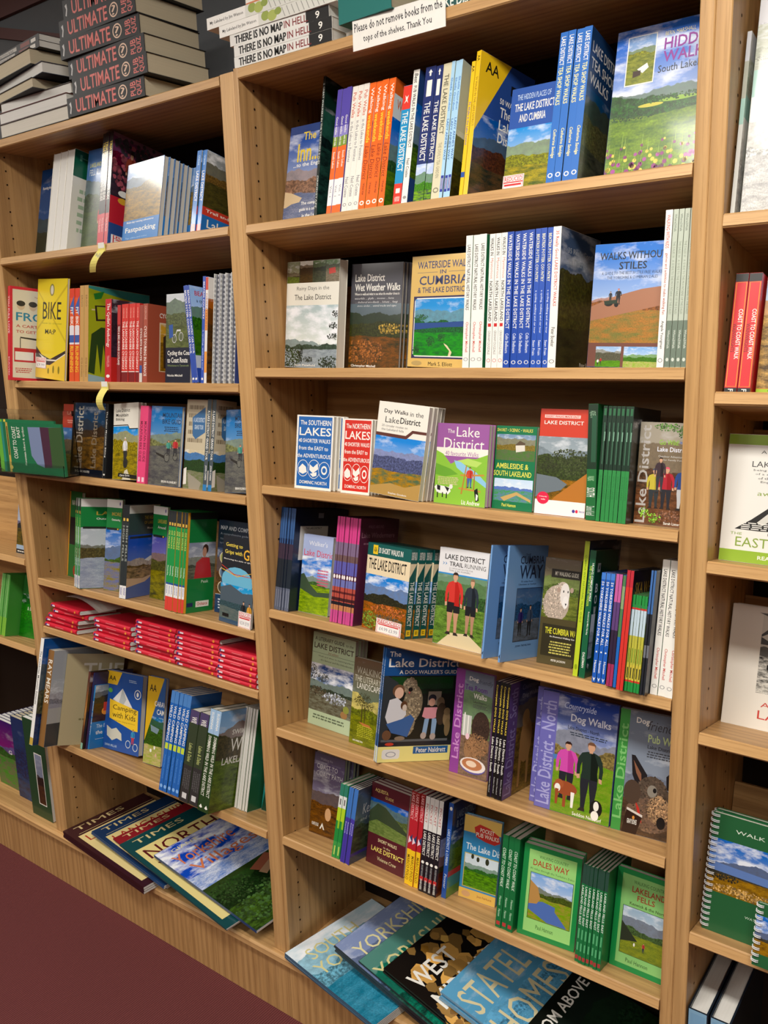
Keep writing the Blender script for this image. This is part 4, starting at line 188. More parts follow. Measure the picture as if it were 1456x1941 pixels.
BOOKS=[
('s2', 'C', 'inn', 0.0508, 0.045, 0.0, 0, 0.099, 0.1929, 0.012, 1, 1, 'blue paperback with yellow title and a lone fell above a lake, front cover outward'),
('s2', 'S', 'greenrock', 0.1589, 0.015, 0.0, -2, 0.0058, 0.2591, 0.16, 1, 1, 'dark green guidebook with a slim black spine and rocky crystal cover'),
('s2', 'S', 'purpor', 0.1941, 0.008, 0.0, 0, 0.034, 0.2231, 0.12, 3, 1, 'slim paperback spine banded purple, green, orange and white'),
('s2', 'S', 'pubwhite', 0.2291, 0.008, 0.0, 0, 0.0383, 0.2219, 0.13, 3, 1, 'white paperback spine with faint red and grey lettering, top centre shelf'),
('s2', 'S', 'walkwk', 0.2674, 0.008, 0.0, 0, 0.0562, 0.2208, 0.13, 4, 1, 'bright orange paperback spine lettered Walking weekends'),
('s2', 'S', 'rough', 0.3421, 0.008, 0.0, 0, 0.0171, 0.2012, 0.13, 1, 1, 'blue guidebook spine with red ends beside the orange paperbacks'),
('s2', 'S', 'bestpub', 0.3599, 0.008, 0.0, 0, 0.0124, 0.2246, 0.13, 1, 1, 'white spine paperback with navy cover, left of the navy guidebooks'),
('s2', 'S', 'navyld', 0.3846, 0.008, 0.0, 0, 0.0203, 0.2239, 0.13, 1, 1, 'thicker navy spine with white title above a green valley picture'),
('s2', 'S', 'navyld2', 0.4059, 0.008, 0.0, 0, 0.0135, 0.222, 0.13, 1, 1, 'narrower navy spine with white title, next to the thick navy one'),
('s2', 'S', 'beigeld', 0.4199, 0.008, 0.0, 0, 0.0164, 0.2225, 0.14, 1, 1, 'cream spine paperback with plain grey title between navy and pale blue spines'),
('s2', 'S', 'lady', 0.4363, 0.008, 0.0, 0, 0.0212, 0.223, 0.12, 3, 1, 'pale blue slim spine with dark blue panel at the foot'),
('s2', 'S', 'yel50', 0.4743, 0.008, 0.0, 0, 0.007, 0.2151, 0.12, 1, 1, 'thin yellow spine with blue lettering, shorter of the two yellow guidebooks'),
('s2', 'S', 'aa50', 0.4821, 0.008, -14, 0, 0.0101, 0.2294, 0.13, 1, 1, 'tall yellow spined guidebook whose navy cover shows a yellow corner'),
('s2', 'C', 'hidden', 0.5295, 0.05, 0.0, 0, 0.0777, 0.1775, 0.015, 1, 1, 'blue topped guidebook with white title, valley photograph and red REDUCED label'),
('s2', 'S', 'teashop', 0.6275, 0.008, 0.0, 0, 0.0513, 0.2256, 0.13, 4, 1, 'royal blue spine lettered for tea shop walks in yellow and white'),
('s2', 'C', 'hiddenwalks', 0.696, 0.06, 0.0, 0, 0.1464, 0.2346, 0.012, 1, 1, 'large blue sky cover over a meadow of purple flowers by the right upright'),
('s3', 'C', 'rainy', 0.004, 0.082, -5.3, 2, 0.15, 0.2088, 0.022, 1, 1, 'white cover with photo strip on top and a grey lake below'),
('s3', 'C', 'wet', 0.1573, 0.1, -2.3, 2, 0.1263, 0.1976, 0.006, 1, 3, 'charcoal grey cover with white title and a brown bracken fellside'),
('s3', 'C', 'waterside', 0.3212, 0.07, -8.0, 2, 0.1414, 0.1946, 0.01, 1, 1, 'sand coloured cover with framed picture of a green valley and lake'),
('s3', 'S', 'nathist', 0.4767, 0.008, 0.0, 0, 0.0402, 0.2135, 0.15, 3, 1, 'white spine with black capitals and red author name'),
('s3', 'S', 'myst', 0.521, 0.008, 0.0, 0, 0.0329, 0.2124, 0.15, 3, 1, 'white spine with serif lettering and a small red square'),
('s3', 'S', 'waterblue', 0.554, 0.008, 0.0, 0, 0.0484, 0.2125, 0.15, 4, 1, 'royal blue spine with white bold capitals for waterside walks'),
('s3', 'S', 'beatrix', 0.6024, 0.008, 0.0, 0, 0.0303, 0.2132, 0.15, 3, 1, 'blue spine with pale yellow title and cycling subtitle'),
('s3', 'S', 'really', 0.6328, 0.008, 0.0, 0, 0.0136, 0.2133, 0.15, 1, 1, 'white spine with red title beside a dark mountain cover'),
('s3', 'C', 'stiles', 0.6798, 0.05, -2.5, 1.5, 0.1151, 0.1852, 0.012, 1, 1, 'blue sky cover with two walkers and a wheelchair on a brown moor'),
('s3', 'S', 'kids', 0.8062, 0.006, 0.0, 0, 0.0101, 0.2192, 0.15, 1, 1, 'tall white spine with red lettering near the right upright'),
('s3', 'S', 'dales30', 0.8178, 0.006, 0.0, 0, 0.0311, 0.2188, 0.15, 4, 1, 'pale grey green spine with a darker foot beside the right upright'),
('s4', 'C', 'southern', 0.0712, 0.02, 0.0, 0, 0.0959, 0.1463, 0.01, 1, 4, 'blue cover with hand drawn white lettering and three ovals'),
('s4', 'C', 'northern', 0.1899, 0.022, 0.0, 0, 0.0701, 0.1432, 0.01, 1, 3, 'red cover with hand drawn white lettering and three ovals'),
('s4', 'C', 'daywalks', 0.2768, 0.0, 0.0, 4.5, 0.1115, 0.1693, 0.013, 1, 4, 'tall white topped cover with brown band above a mountain panorama'),
('s4', 'C', 'forty', 0.4036, 0.025, -2.6, 0, 0.1086, 0.1424, 0.01, 1, 2, 'purple and green cartoon cover with sheep and a girl on a stile'),
('s4', 'C', 'ambleside', 0.5139, 0.04, -3.5, 0, 0.08, 0.1425, 0.008, 1, 1, 'green banded cover with two small landscape photographs'),
('s4', 'C', 'osred', 0.6001, 0.03, -1.3, 0, 0.0907, 0.173, 0.012, 1, 1, 'red topped cover with pine trees by a lake and pink disc'),
('s4', 'S', 'greenwide', 0.7008, 0.008, 0.0, -2.8, 0.016, 0.1816, 0.1, 1, 1, 'wide dark green spine leading a row of slim green spines'),
('s4', 'S', 'greenslim', 0.7178, 0.008, 0.0, 0, 0.049, 0.1788, 0.12, 7, 1, 'slim glossy green spine, dark above and bright green below'),
('s4', 'C', 'gowild', 0.768, 0.035, 0.0, 0, 0.078, 0.1576, 0.008, 1, 1, 'children in coats running through woods, grey cover by right upright'),
('s5', 'S', 'bluecl', 0.001, 0.012, 0.0, 0, 0.0425, 0.2168, 0.19, 6, 1, 'glossy blue and black slim spine at the left end of the shelf'),
('s5', 'C', 'cream', 0.0031, 0.2048, 0, 0, 0.0808, 0.1809, 0.006, 1, 1, 'cream booklet tucked behind the pale blue walker guide'),
('s5', 'C', 'walkers', 0.0462, 0.0395, 1.8, 0, 0.0793, 0.1648, 0.01, 1, 1, 'pale blue cover with red and white title over a green fell'),
('s5', 'S', 'pink', 0.158, 0.01, 0.0, 0, 0.0591, 0.2133, 0.13, 9, 1, 'slim pink topped spine with purple and orange lake stripes'),
('s5', 'C', 'thirty', 0.2291, 0.0233, -11.5, 0, 0.123, 0.1691, 0.017, 1, 4, 'boxed teal and cream walk cards with autumn fell picture'),
('s5', 'C', 'trail', 0.3933, 0.0272, -3.9, 0, 0.1097, 0.1796, 0.01, 1, 1, 'white topped cover with two trail runners on a path'),
('s5', 'S', 'cumbria0', 0.5213, -0.012, -9, 0, 0.0035, 0.1989, 0.115, 1, 1, 'pale blue walking guide with dark serif title, left one of two alike'),
('s5', 'S', 'cumbria', 0.5538, -0.012, -9, 0, 0.0042, 0.2019, 0.115, 1, 1, 'pale blue walking guide showing two walkers by water on its cover'),
('s5', 'C', 'sheep', 0.596, 0.0511, 7.7, 0, 0.0637, 0.1857, 0.008, 1, 1, 'cover with a white faced sheep above an olive panel'),
('s5', 'S', 'lime', 0.6812, 0.012, 0.0, 0, 0.0087, 0.2243, 0.14, 1, 1, 'lime yellow slim spine beside a dark green guide'),
('s5', 'S', 'daleshigh', 0.6926, 0.01, 0.0, 0, 0.0105, 0.2108, 0.1, 1, 1, 'dark green spine and cover with white bird emblem'),
('s5', 'S', 'fiftyy', 0.7201, 0.0001, 0.0, 0, 0.0226, 0.1784, 0.11, 3, 1, 'bright blue slim spine lettered for Yorkshire walks in white'),
('s5', 'S', 'pinkdark', 0.746, -0.0066, 0.0, 0, 0.0113, 0.1802, 0.12, 2, 1, 'slim spine running from pink at the top to dark purple'),
('s5', 'S', 'bluephoto', 0.7572, -0.0053, 0.0, 0, 0.005, 0.1794, 0.12, 1, 1, 'slim spine with leafy picture above a bright blue foot'),
('s5', 'S', 'redthin', 0.7666, -0.0147, 0.0, 0, 0.0118, 0.1891, 0.12, 2, 1, 'thin red spine on a dark guide with yellow lettering'),
('s5', 'S', 'grnyel', 0.7781, -0.0115, 0.0, 0, 0.0242, 0.152, 0.11, 5, 1, 'short slim spine with green ends and a yellow meadow middle'),
('s5', 'S', 'darkthin', 0.8047, -0.0162, 0.0, 0, 0.0081, 0.1943, 0.12, 2, 1, 'very thin black and blue spine left of the white spines'),
('s5', 'S', 'nathist', 0.8133, 0.006, 0.0, 0, 0.0358, 0.2112, 0.15, 3, 1, 'white spine with black capitals beside the right upright on a lower shelf'),
('s6', 'C', 'literary', 0.02, 0.0797, -2.5, 0, 0.1245, 0.2069, 0.012, 1, 3, 'pale green cover with lake reflection, leftmost on its shelf'),
('s6', 'C', 'landsc', 0.164, 0.0475, -0.8, 0, 0.073, 0.1825, 0.01, 1, 1, 'olive and brown cover with a single spreading tree'),
('s6', 'S', 'dogwalk', 0.2661, 0.0, -36, 3, 0.016, 0.2334, 0.155, 2, 1, 'large blue and yellow guide with children and dogs in a car boot'),
('s6', 'C', 'tearoom', 0.402, 0.0646, 1.8, 0, 0.0819, 0.2049, 0.008, 1, 1, 'violet banded cover with brown dog and a coffee cup'),
('s6', 'S', 'blackdog', 0.5191, 0.008, 0.0, 0, 0.0317, 0.2141, 0.12, 4, 1, 'slim black spine with yellow and white lettering'),
('s6', 'C', 'north0', 0.5831, 0.0499, -1.4, 0, 0.1, 0.2112, 0.007, 1, 1, 'violet blue banded cover mostly hidden behind its twin'),
('s6', 'C', 'north', 0.5998, 0.0354, 3.3, 0, 0.1382, 0.2115, 0.007, 1, 1, 'violet blue banded cover with two walkers and two dogs'),
('s6', 'C', 'pubdog', 0.7404, 0.0436, 8.6, 0, 0.1014, 0.2098, 0.009, 1, 1, 'green banded grey cover with a large black eared dog'),
('s7', 'C', 'ctcpath', 0.021, 0.0639, 2.7, 0, 0.0858, 0.1852, 0.01, 1, 5, 'dusk coloured cover with brown rocks, leftmost on its shelf'),
('s7', 'S', 'grnspine', 0.1388, 0.0043, 0.0, 3.4, 0.021, 0.1623, 0.1, 2, 1, 'slim spine striped teal, white, lime and green'),
('s7', 'S', 'kespine', 0.1654, -0.0012, 0.0, 3.4, 0.026, 0.1641, 0.1, 4, 1, 'slim blue to violet spine'),
('s7', 'C', 'aquesta', 0.2022, 0.0417, -4.1, 0, 0.1029, 0.1732, 0.012, 1, 3, 'maroon cover with green fell photograph and cream lettering'),
('s7', 'S', 'marco', 0.3179, 0.019, 0.0, 0, 0.0337, 0.1925, 0.09, 3, 1, 'slim red spine with yellow lower part'),
('s7', 'S', 'pocket', 0.3552, 0.0153, 0.0, 0, 0.0427, 0.1942, 0.09, 4, 1, 'white topped black spine with white capitals'),
('s7', 'S', 'ldc', 0.4031, 0.0265, 0.0, 0, 0.0106, 0.1918, 0.09, 1, 1, 'deep blue spine and colourful cover beside the white topped black spines'),
('s7', 'C', 'pocketpub', 0.4246, 0.0557, 7.9, 0, 0.0782, 0.1678, 0.01, 1, 1, 'sand and blue cover with red ribbon badge'),
('s7', 'S', 'ctcwalk', 0.5357, 0.0078, 0.0, 0, 0.0357, 0.1766, 0.11, 3, 1, 'green spine with white italic title and small red square'),
('s7', 'C', 'dalesway', 0.5754, 0.0173, 6.5, 0, 0.1092, 0.1711, 0.016, 1, 2, 'green cover with pale green panel and river picture'),
('s7', 'S', 'lfe', 0.6953, 0.0054, 0.0, 0, 0.0485, 0.1761, 0.11, 7, 1, 'dark green slim spine with white capitals and a pale foot'),
('s7', 'C', 'fells', 0.7442, 0.0429, 0.2, 0, 0.1024, 0.1775, 0.012, 1, 1, 'green cover with pale green panel and grassy fellside by the right upright'),
('l2', 'C', 'darkfell', -0.8533, 0.08, 0.0, 0, 0.0669, 0.2436, 0.012, 1, 1, 'dark blue fell cover half hidden at the left end'),
('l2', 'P', 'greenpages', -0.71, 0.02, 0.0, 0, 0.09, 0.2439, 0.15, 3, 1, 'white page edges turned outward, green topped cover'),
('l2', 'C', 'fellrun', -0.612, 0.05, 0.0, 0, 0.09, 0.2475, 0.012, 1, 1, 'blue and green fell cover with white glare and a red runner'),
('l2', 'S', 'triathlon', -0.4907, 0.01, 0.0, -2.8, 0.041, 0.2551, 0.19, 3, 1, 'black slim spine with yellow capitals and a red foot'),
('l2', 'C', 'fastpack', -0.4263, 0.03, -4.2, 0, 0.1371, 0.18, 0.012, 1, 8, 'mountain photograph cover with bright blue lower panel'),
('l2', 'S', 'traillfell', -0.171, 0.01, 0.0, 0, 0.0274, 0.1667, 0.13, 2, 1, 'bright blue spine with white capitals by the upright'),
('l3', 'S', 'fromcart', -0.872, -0.02, -14, 0, 0.02, 0.2363, 0.12, 1, 1, 'red framed cream cover with cyclist heads in helmets'),
('l3', 'C', 'bike', -0.8288, 0.03, -8.0, 4, 0.1655, 0.2468, 0.006, 1, 1, 'tall glossy yellow cover with black bicycle title'),
('l3', 'S', 'running', -0.6433, 0.008, 0.0, 0, 0.0379, 0.2216, 0.13, 2, 1, 'orange, blue and white slim spine'),
('l3', 'S', 'tanbike', -0.604, 0.008, 0.0, 0, 0.0336, 0.2267, 0.19, 2, 1, 'tan slim spine'),
('l3', 'S', 'anthology', -0.5038, 0.008, 0.0, 0, 0.0232, 0.1904, 0.15, 1, 1, 'red spine with white serif title and a helmet cover'),
('l3', 'S', 'scotland', -0.4583, 0.008, 0.0, 0, 0.0117, 0.1749, 0.11, 1, 1, 'dark red thin spine with white capitals'),
('l3', 'S', 'lancs', -0.4422, 0.008, 0.0, 0, 0.0631, 0.176, 0.11, 5, 1, 'bright red spine with white title'),
('l3', 'S', 'cycleroute', -0.3772, 0.008, 0.0, 0, 0.0105, 0.1713, 0.11, 1, 1, 'brown red spine with white title and blue foot'),
('l3', 'S', 'france', -0.3648, 0.008, 0.0, 0, 0.0153, 0.1738, 0.11, 1, 1, 'terracotta spine and cover with stone arches'),
('l3', 'C', 'ctcycle', -0.3138, 0.03, 0.0, 0, 0.0821, 0.1951, 0.012, 1, 1, 'cover with loaded bicycle above a black panel'),
('l3', 'S', 'beacyc', -0.197, 0.008, 0.0, -9.5, 0.0192, 0.2078, 0.11, 2, 1, 'blue spine leaning to the left'),
('l3', 'S', 'bluevert', -0.1711, 0.008, 0.0, 0, 0.0081, 0.2217, 0.13, 1, 1, 'thin upright blue spine with white lettering'),
('l3', 'S', 'orangewhite', -0.1619, 0.008, 0.0, 0, 0.0081, 0.2195, 0.13, 1, 1, 'thin orange and white spine'),
('l3', 'R', 'spiralwhite', -0.1361, 0.008, 0.0, 0, 0.0676, 0.2245, 0.15, 4, 1, 'wire bound booklet with its white coils outward'),
('l4', 'C', 'lakered', -0.79, 0.05, 0.0, 0, 0.07, 0.1797, 0.01, 1, 1, 'red topped cover half hidden beside the dark mountain bike guide'),
('l4', 'C', 'darkmtb', -0.7161, 0.03, -3.9, 0, 0.1488, 0.1833, 0.01, 1, 1, 'dark cover with large upright grey title and stony track'),
('l4', 'S', 'mtbspine', -0.5661, 0.02, 0.0, 0, 0.0095, 0.1821, 0.09, 1, 1, 'black slim spine with white lettering'),
('l4', 'C', 'ldmb', -0.5275, 0.02, -5.3, -3.1, 0.1073, 0.1829, 0.01, 1, 2, 'white topped cover with mountain biker on a grassy fell'),
('l4', 'S', 'pinkmtb', -0.4155, 0.006, 0.0, 0, 0.0298, 0.1802, 0.09, 2, 1, 'hot pink slim spine with dark lettering'),
('l4', 'C', 'mtbg', -0.3835, 0.012, 0.0, 0, 0.107, 0.1812, 0.008, 1, 1, 'blue topped cover with cyclists on a grey track'),
('l4', 'C', 'grand', -0.2708, 0.02, 0.0, 0, 0.0674, 0.1991, 0.008, 1, 1, 'map patterned cover with blue title badge'),
('l4', 'S', 'grandspine', -0.1916, 0.01, 0.0, 0, 0.0255, 0.1997, 0.06, 2, 1, 'slate grey spine with white capitals'),
('l4', 'C', 'mtbg2', -0.1445, 0.03, 0.0, -3.3, 0.0733, 0.1797, 0.008, 1, 1, 'blue topped cycling cover cut off by the upright'),
('l5', 'C', 'navgreen', -0.872, 0.088, -6.6, 0, 0.0674, 0.2371, 0.01, 1, 1, 'green cover with orange edge at the back left'),
('l5', 'S', 'grnblk', -0.709, 0.004, -18, -5.0, 0.0386, 0.2322, 0.115, 5, 1, 'slim green spine with black top and white foot'),
('l5', 'C', 'lake2', -0.6345, 0.0375, 22.4, 0, 0.0446, 0.2363, 0.009, 1, 1, 'white and green topped cover with yellow bush by water'),
('l5', 'S', 'high', -0.5173, 0.0, 12, 0, 0.0215, 0.2322, 0.115, 2, 1, 'black slim spine beside a slate topped snowy peak cover'),
('l5', 'C', 'lake3', -0.4881, 0.069, 1.4, 0, 0.053, 0.2324, 0.008, 1, 1, 'green topped cover with brown fell and pond'),
('l5', 'S', 'ordn', -0.346, -0.0013, 0.0, 0, 0.067, 0.2357, 0.09, 7, 1, 'slim green spine with black top and red foot'),
('l5', 'C', 'compass', -0.262, 0.0795, 1.6, 0, 0.12, 0.2198, 0.01, 1, 1, 'navy cover with round picture insets'),
('l5', 'C', 'gps', -0.1807, 0.0191, -7.1, 0, 0.1174, 0.195, 0.005, 1, 1, 'black topped cover with yellow title and hikers'),
('l6', 'S', 'mountsum', -0.8715, -0.085, 0.0, 0, 0.0154, 0.2948, 0.17, 1, 1, 'tall white spine overhanging the left end of the shelf'),
('l6', 'S', 'raymears', -0.852, -0.07, 0.0, 0, 0.0264, 0.2659, 0.16, 1, 1, 'brown spine with white capitals and misty grey cover'),
('l6', 'S', 'tan', -0.824, -0.03, -20, 0, 0.0038, 0.2561, 0.16, 1, 1, 'tan cover with a large white capital letter'),
('l6', 'S', 'purplesp', -0.7591, 0.0151, 0.0, 0, 0.0035, 0.2127, 0.13, 1, 1, 'purple and brown spine'),
('l6', 'S', 'fire', -0.7703, 0.0069, 0.0, 0, 0.0113, 0.2146, 0.1, 2, 1, 'dark spine with fiery orange streaks'),
('l6', 'S', 'bivvy', -0.7556, 0.0205, 0.0, 0, 0.0054, 0.1782, 0.08, 1, 1, 'pale blue spine and campfire cover'),
('l6', 'C', 'campkids', -0.7477, 0.0637, 2.2, -4.1, 0.1483, 0.2163, 0.016, 1, 1, 'blue cover with tent picture and yellow title block'),
('l6', 'C', 'caravan', -0.5839, 0.0729, 0.8, -3.6, 0.0716, 0.234, 0.01, 1, 1, 'blue and yellow cornered cover with village and lake'),
('l6', 'S', 'wildcamp', -0.3951, -0.025, 0.0, 1.8, 0.0708, 0.2503, 0.1, 5, 1, 'blue spine with white capitals and lime block'),
('l6', 'S', 'wildguide', -0.3116, -0.0326, 0.0, 1.8, 0.0632, 0.2229, 0.1, 2, 1, 'dark stony spine with a violet top'),
('l6', 'S', 'swim', -0.2386, -0.0387, 0.0, 1.8, 0.0374, 0.2432, 0.11, 2, 1, 'dark green spine with pale blue top and white serif lettering'),
('l6', 'P', 'leaflet', -0.197, 0.0402, 0.0, 0, 0.0422, 0.2475, 0.1, 5, 1, 'thin white page edges of a stapled booklet'),
('l6', 'C', 'tealmap', -0.15, 0.085, 5.5, 0, 0.085, 0.2314, 0.008, 1, 1, 'teal and green illustrated cover by the upright'),
('f4', 'C', 'fareast', -1.055, 0.05, 0.0, 0, 0.115, 0.174, 0.01, 1, 1, 'cover with pale sky, dark fells and black capitals'),
('f5', 'S', 'grnlines', -1.1643, 0.0191, 0.0, 0, 0.049, 0.1819, 0.12, 6, 1, 'green slim spine with pale edge'),
('f5', 'C', 'borrow', -1.112, 0.06, 10, 0, 0.1, 0.1827, 0.01, 1, 1, 'green hill cover with white capitals'),
('r1', 'S', 'marble', 0.895, 0.02, 0.0, 0, 0.0058, 0.243, 0.17, 1, 1, 'pale marbled hardback with creased cover on the top right shelf'),
('r1', 'C', 'marble2', 0.905, 0.03, 0.0, 0, 0.22, 0.2942, 0.02, 1, 1, 'large pale marbled cover behind the narrow pale spine'),
('r2', 'S', 'wainctc', 0.901, 0.012, 0.0, 0, 0.0349, 0.1647, 0.12, 2, 1, 'red spine with white capitals and a black foot'),
('r2', 'C', 'walkerlime', 0.938, 0.03, 0.0, 0, 0.15, 0.1792, 0.012, 1, 1, 'cover with rocky picture and lime green foot'),
('r3', 'C', 'eastern', 0.897, 0.04, 0.0, 0, 0.135, 0.1862, 0.016, 1, 1, 'white cover with ink drawn peak and lime bands'),
('r4', 'C', 'fourth', 0.897, 0.102, 2.2, 0, 0.155, 0.1916, 0.01, 1, 2, 'white cover with black ink mountain drawing and red title'),
('r5', 'W', 'winder', 0.902, 0.03, 0, 0, 0.165, 0.19, 0.01, 1, 2, 'spiral bound green cover with lake photo and sitting dog'),
('r5', 'W', 'winder2', 0.992, -0.028, 0, 0, 0.15, 0.095, 0.006, 1, 1, 'small coil bound booklet in front, cut off by the right picture edge')]

# ================= colour and materials =================
def lin(h):
    h=h.lstrip('#'); h=h if len(h)==6 else ''.join(q+q for q in h); v=[int(h[i:i+2],16)/255 for i in (0,2,4)]
    return tuple(x/12.92 if x<=.04045 else ((x+.055)/1.055)**2.4 for x in v)+(1.0,)
class NT:
    def __init__(s,name,rough=.5,spec=.5):
        s.m=bpy.data.materials.new(name); s.m.use_nodes=True; s.t=s.m.node_tree; s.b=s.t.nodes['Principled BSDF']
        s.b.inputs['Roughness'].default_value=rough; s.b.inputs['Specular IOR Level'].default_value=spec
    def n(s,ty,**k):
        x=s.t.nodes.new(ty)
        for a,v in k.items(): setattr(x,a,v)
        return x
    def put(s,sock,v):
        if hasattr(v,'type') and hasattr(v,'is_output'): s.t.links.new(v,sock)
        else: sock.default_value=v
    def math(s,op,a,b=0.0,clamp=False):
        x=s.n('ShaderNodeMath',operation=op,use_clamp=clamp); s.put(x.inputs[0],a); s.put(x.inputs[1],b); return x.outputs[0]
    def mix(s,f,a,b):
        x=s.n('ShaderNodeMix',data_type='RGBA'); s.put(x.inputs[0],f); s.put(x.inputs[6],a); s.put(x.inputs[7],b); return x.outputs[2]
    def noise(s,vec,scale,detail=4,rough=.55):
        x=s.n('ShaderNodeTexNoise'); s.put(x.inputs['Vector'],vec); x.inputs['Scale'].default_value=scale; x.inputs['Detail'].default_value=detail; x.inputs['Roughness'].default_value=rough; return x.outputs[0]
    def comb(s,x,y,z=0.0):
        c=s.n('ShaderNodeCombineXYZ'); s.put(c.inputs[0],x); s.put(c.inputs[1],y); s.put(c.inputs[2],z); return c.outputs[0]
    def mapping(s,vec,scale,loc=(0,0,0)):
        m=s.n('ShaderNodeMapping'); s.put(m.inputs[0],vec); m.inputs['Scale'].default_value=scale; m.inputs['Location'].default_value=loc; return m.outputs[0]
    def ramp(s,f,stops):
        r=s.n('ShaderNodeValToRGB'); s.put(r.inputs[0],f); e=r.color_ramp.elements
        while len(e)<len(stops): e.new(.5)
        for q,(p,c) in zip(e,stops): q.position=p; q.color=c
        return r.outputs[0]
    def out(s,col,bump=None,dist=.001,strength=.3):
        s.put(s.b.inputs['Base Color'],col)
        if bump is not None:
            b=s.n('ShaderNodeBump'); b.inputs['Strength'].default_value=strength; b.inputs['Distance'].default_value=dist; s.put(b.inputs['Height'],bump); s.t.links.new(b.outputs[0],s.b.inputs['Normal'])
        return s.m
def plain(name,h,rough=.5,spec=.5,metal=0):
    s=NT(name,rough,spec); s.b.inputs['Base Color'].default_value=lin(h); s.b.inputs['Metallic'].default_value=metal
    t=s.n('ShaderNodeTexCoord'); nz=s.noise(t.outputs['Object'],60,3); c=lin(h); d=tuple(x*.9 for x in c[:3])+(1,)
    return s.out(s.mix(nz,c,d))
def wood(name,axis,c1,c2,c3,rough=.42):
    s=NT(name,rough,.35); t=s.n('ShaderNodeTexCoord').outputs['Object']
    sc=[38,38,38]; sc[axis]=1.1
    fine=[170,170,170]; fine[axis]=5
    w1=s.noise(s.mapping(t,tuple(sc)),1.6,6,.6)
    sc2=[11,11,11]; sc2[axis]=.55
    cath=s.n('ShaderNodeTexWave',wave_type='RINGS',rings_direction='XYZ'[axis]); s.put(cath.inputs['Vector'],s.mapping(t,tuple(x*1.1 for x in sc2),(.37,.2,.1))); cath.inputs['Scale'].default_value=1.3; cath.inputs['Distortion'].default_value=7; cath.inputs['Detail'].default_value=3; cath.inputs['Detail Scale'].default_value=1.2
    w2=s.noise(s.mapping(t,tuple(fine)),1.3,5,.7)
    a=s.mix(s.math('MULTIPLY',w1,.9),lin(c1),lin(c2))
    b=s.mix(s.math('MULTIPLY',s.math('POWER',cath.outputs[0],2.0),.34),a,lin(c3))
    f=s.math('MULTIPLY',s.math('SUBTRACT',w2,.50,True),4.5,True)
    c=s.mix(s.math('MULTIPLY',f,.55),b,lin(c3))
    return s.out(c,w2,.0006,.25)
OAKX=wood('oak_veneer_along',0,'#cca46e','#ae824f','#77522f')
OAKZ=wood('oak_veneer_upright',2,'#caa16c','#ab7f4c','#77522f')
EDGEX=wood('oak_edging_along',0,'#dab27c','#bc8e57','#875f34',.4)
EDGEZ=wood('oak_edging_upright',2,'#d6ae78','#b78a54','#875f34',.4)
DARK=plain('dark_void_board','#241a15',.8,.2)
WHITE=plain('white_paper','#efede6',.6,.3)
CREAM=plain('cream_card','#e6dcc0',.6,.3)
STEEL=plain('white_coil_wire','#e8eaec',.25,.6)
YELLOW=plain('yellow_sticky_paper','#ece07c',.7,.2)
HOLE=plain('pin_hole_dark','#2a1a10',.9,.1)
def print_mat(name,rough,coat=0.):
    s=NT(name,rough,.5); a=s.n('ShaderNodeAttribute',attribute_name='Col'); t=s.n('ShaderNodeTexCoord').outputs['Object']
    s.b.inputs['Coat Weight'].default_value=coat; s.b.inputs['Coat Roughness'].default_value=.09
    return s.out(a.outputs['Color'],s.noise(t,14,2),.004,.05)
PRINT=print_mat('printed_card',.36,.28); GLOSS=print_mat('glossy_printed_card',.3,.15); MATT=print_mat('matt_printed_card',.6,0.)
def page_mat(name,axis,h='#e6e0d0'):
    s=NT(name,.7,.2); t=s.n('ShaderNodeTexCoord').outputs['Object']; sc=[3,3,3]; sc[axis]=1500
    n=s.noise(s.mapping(t,tuple(sc)),1,3,.7); c=lin(h); d=tuple(x*.62 for x in c[:3])+(1,)
    return s.out(s.mix(n,d,c),n,.0006,.3)
PG={k:[page_mat('page_edges_'+n,i,h) for i in range(3)] for k,n,h in (('#e6e2d6','pale','#e8e3d6'),('w','white','#f0efe9'),('c','cream','#d8cbae'),('g','grey','#6c6e78'))}
def pagemat(k,axis): return PG.get(k,PG['w'])[axis]
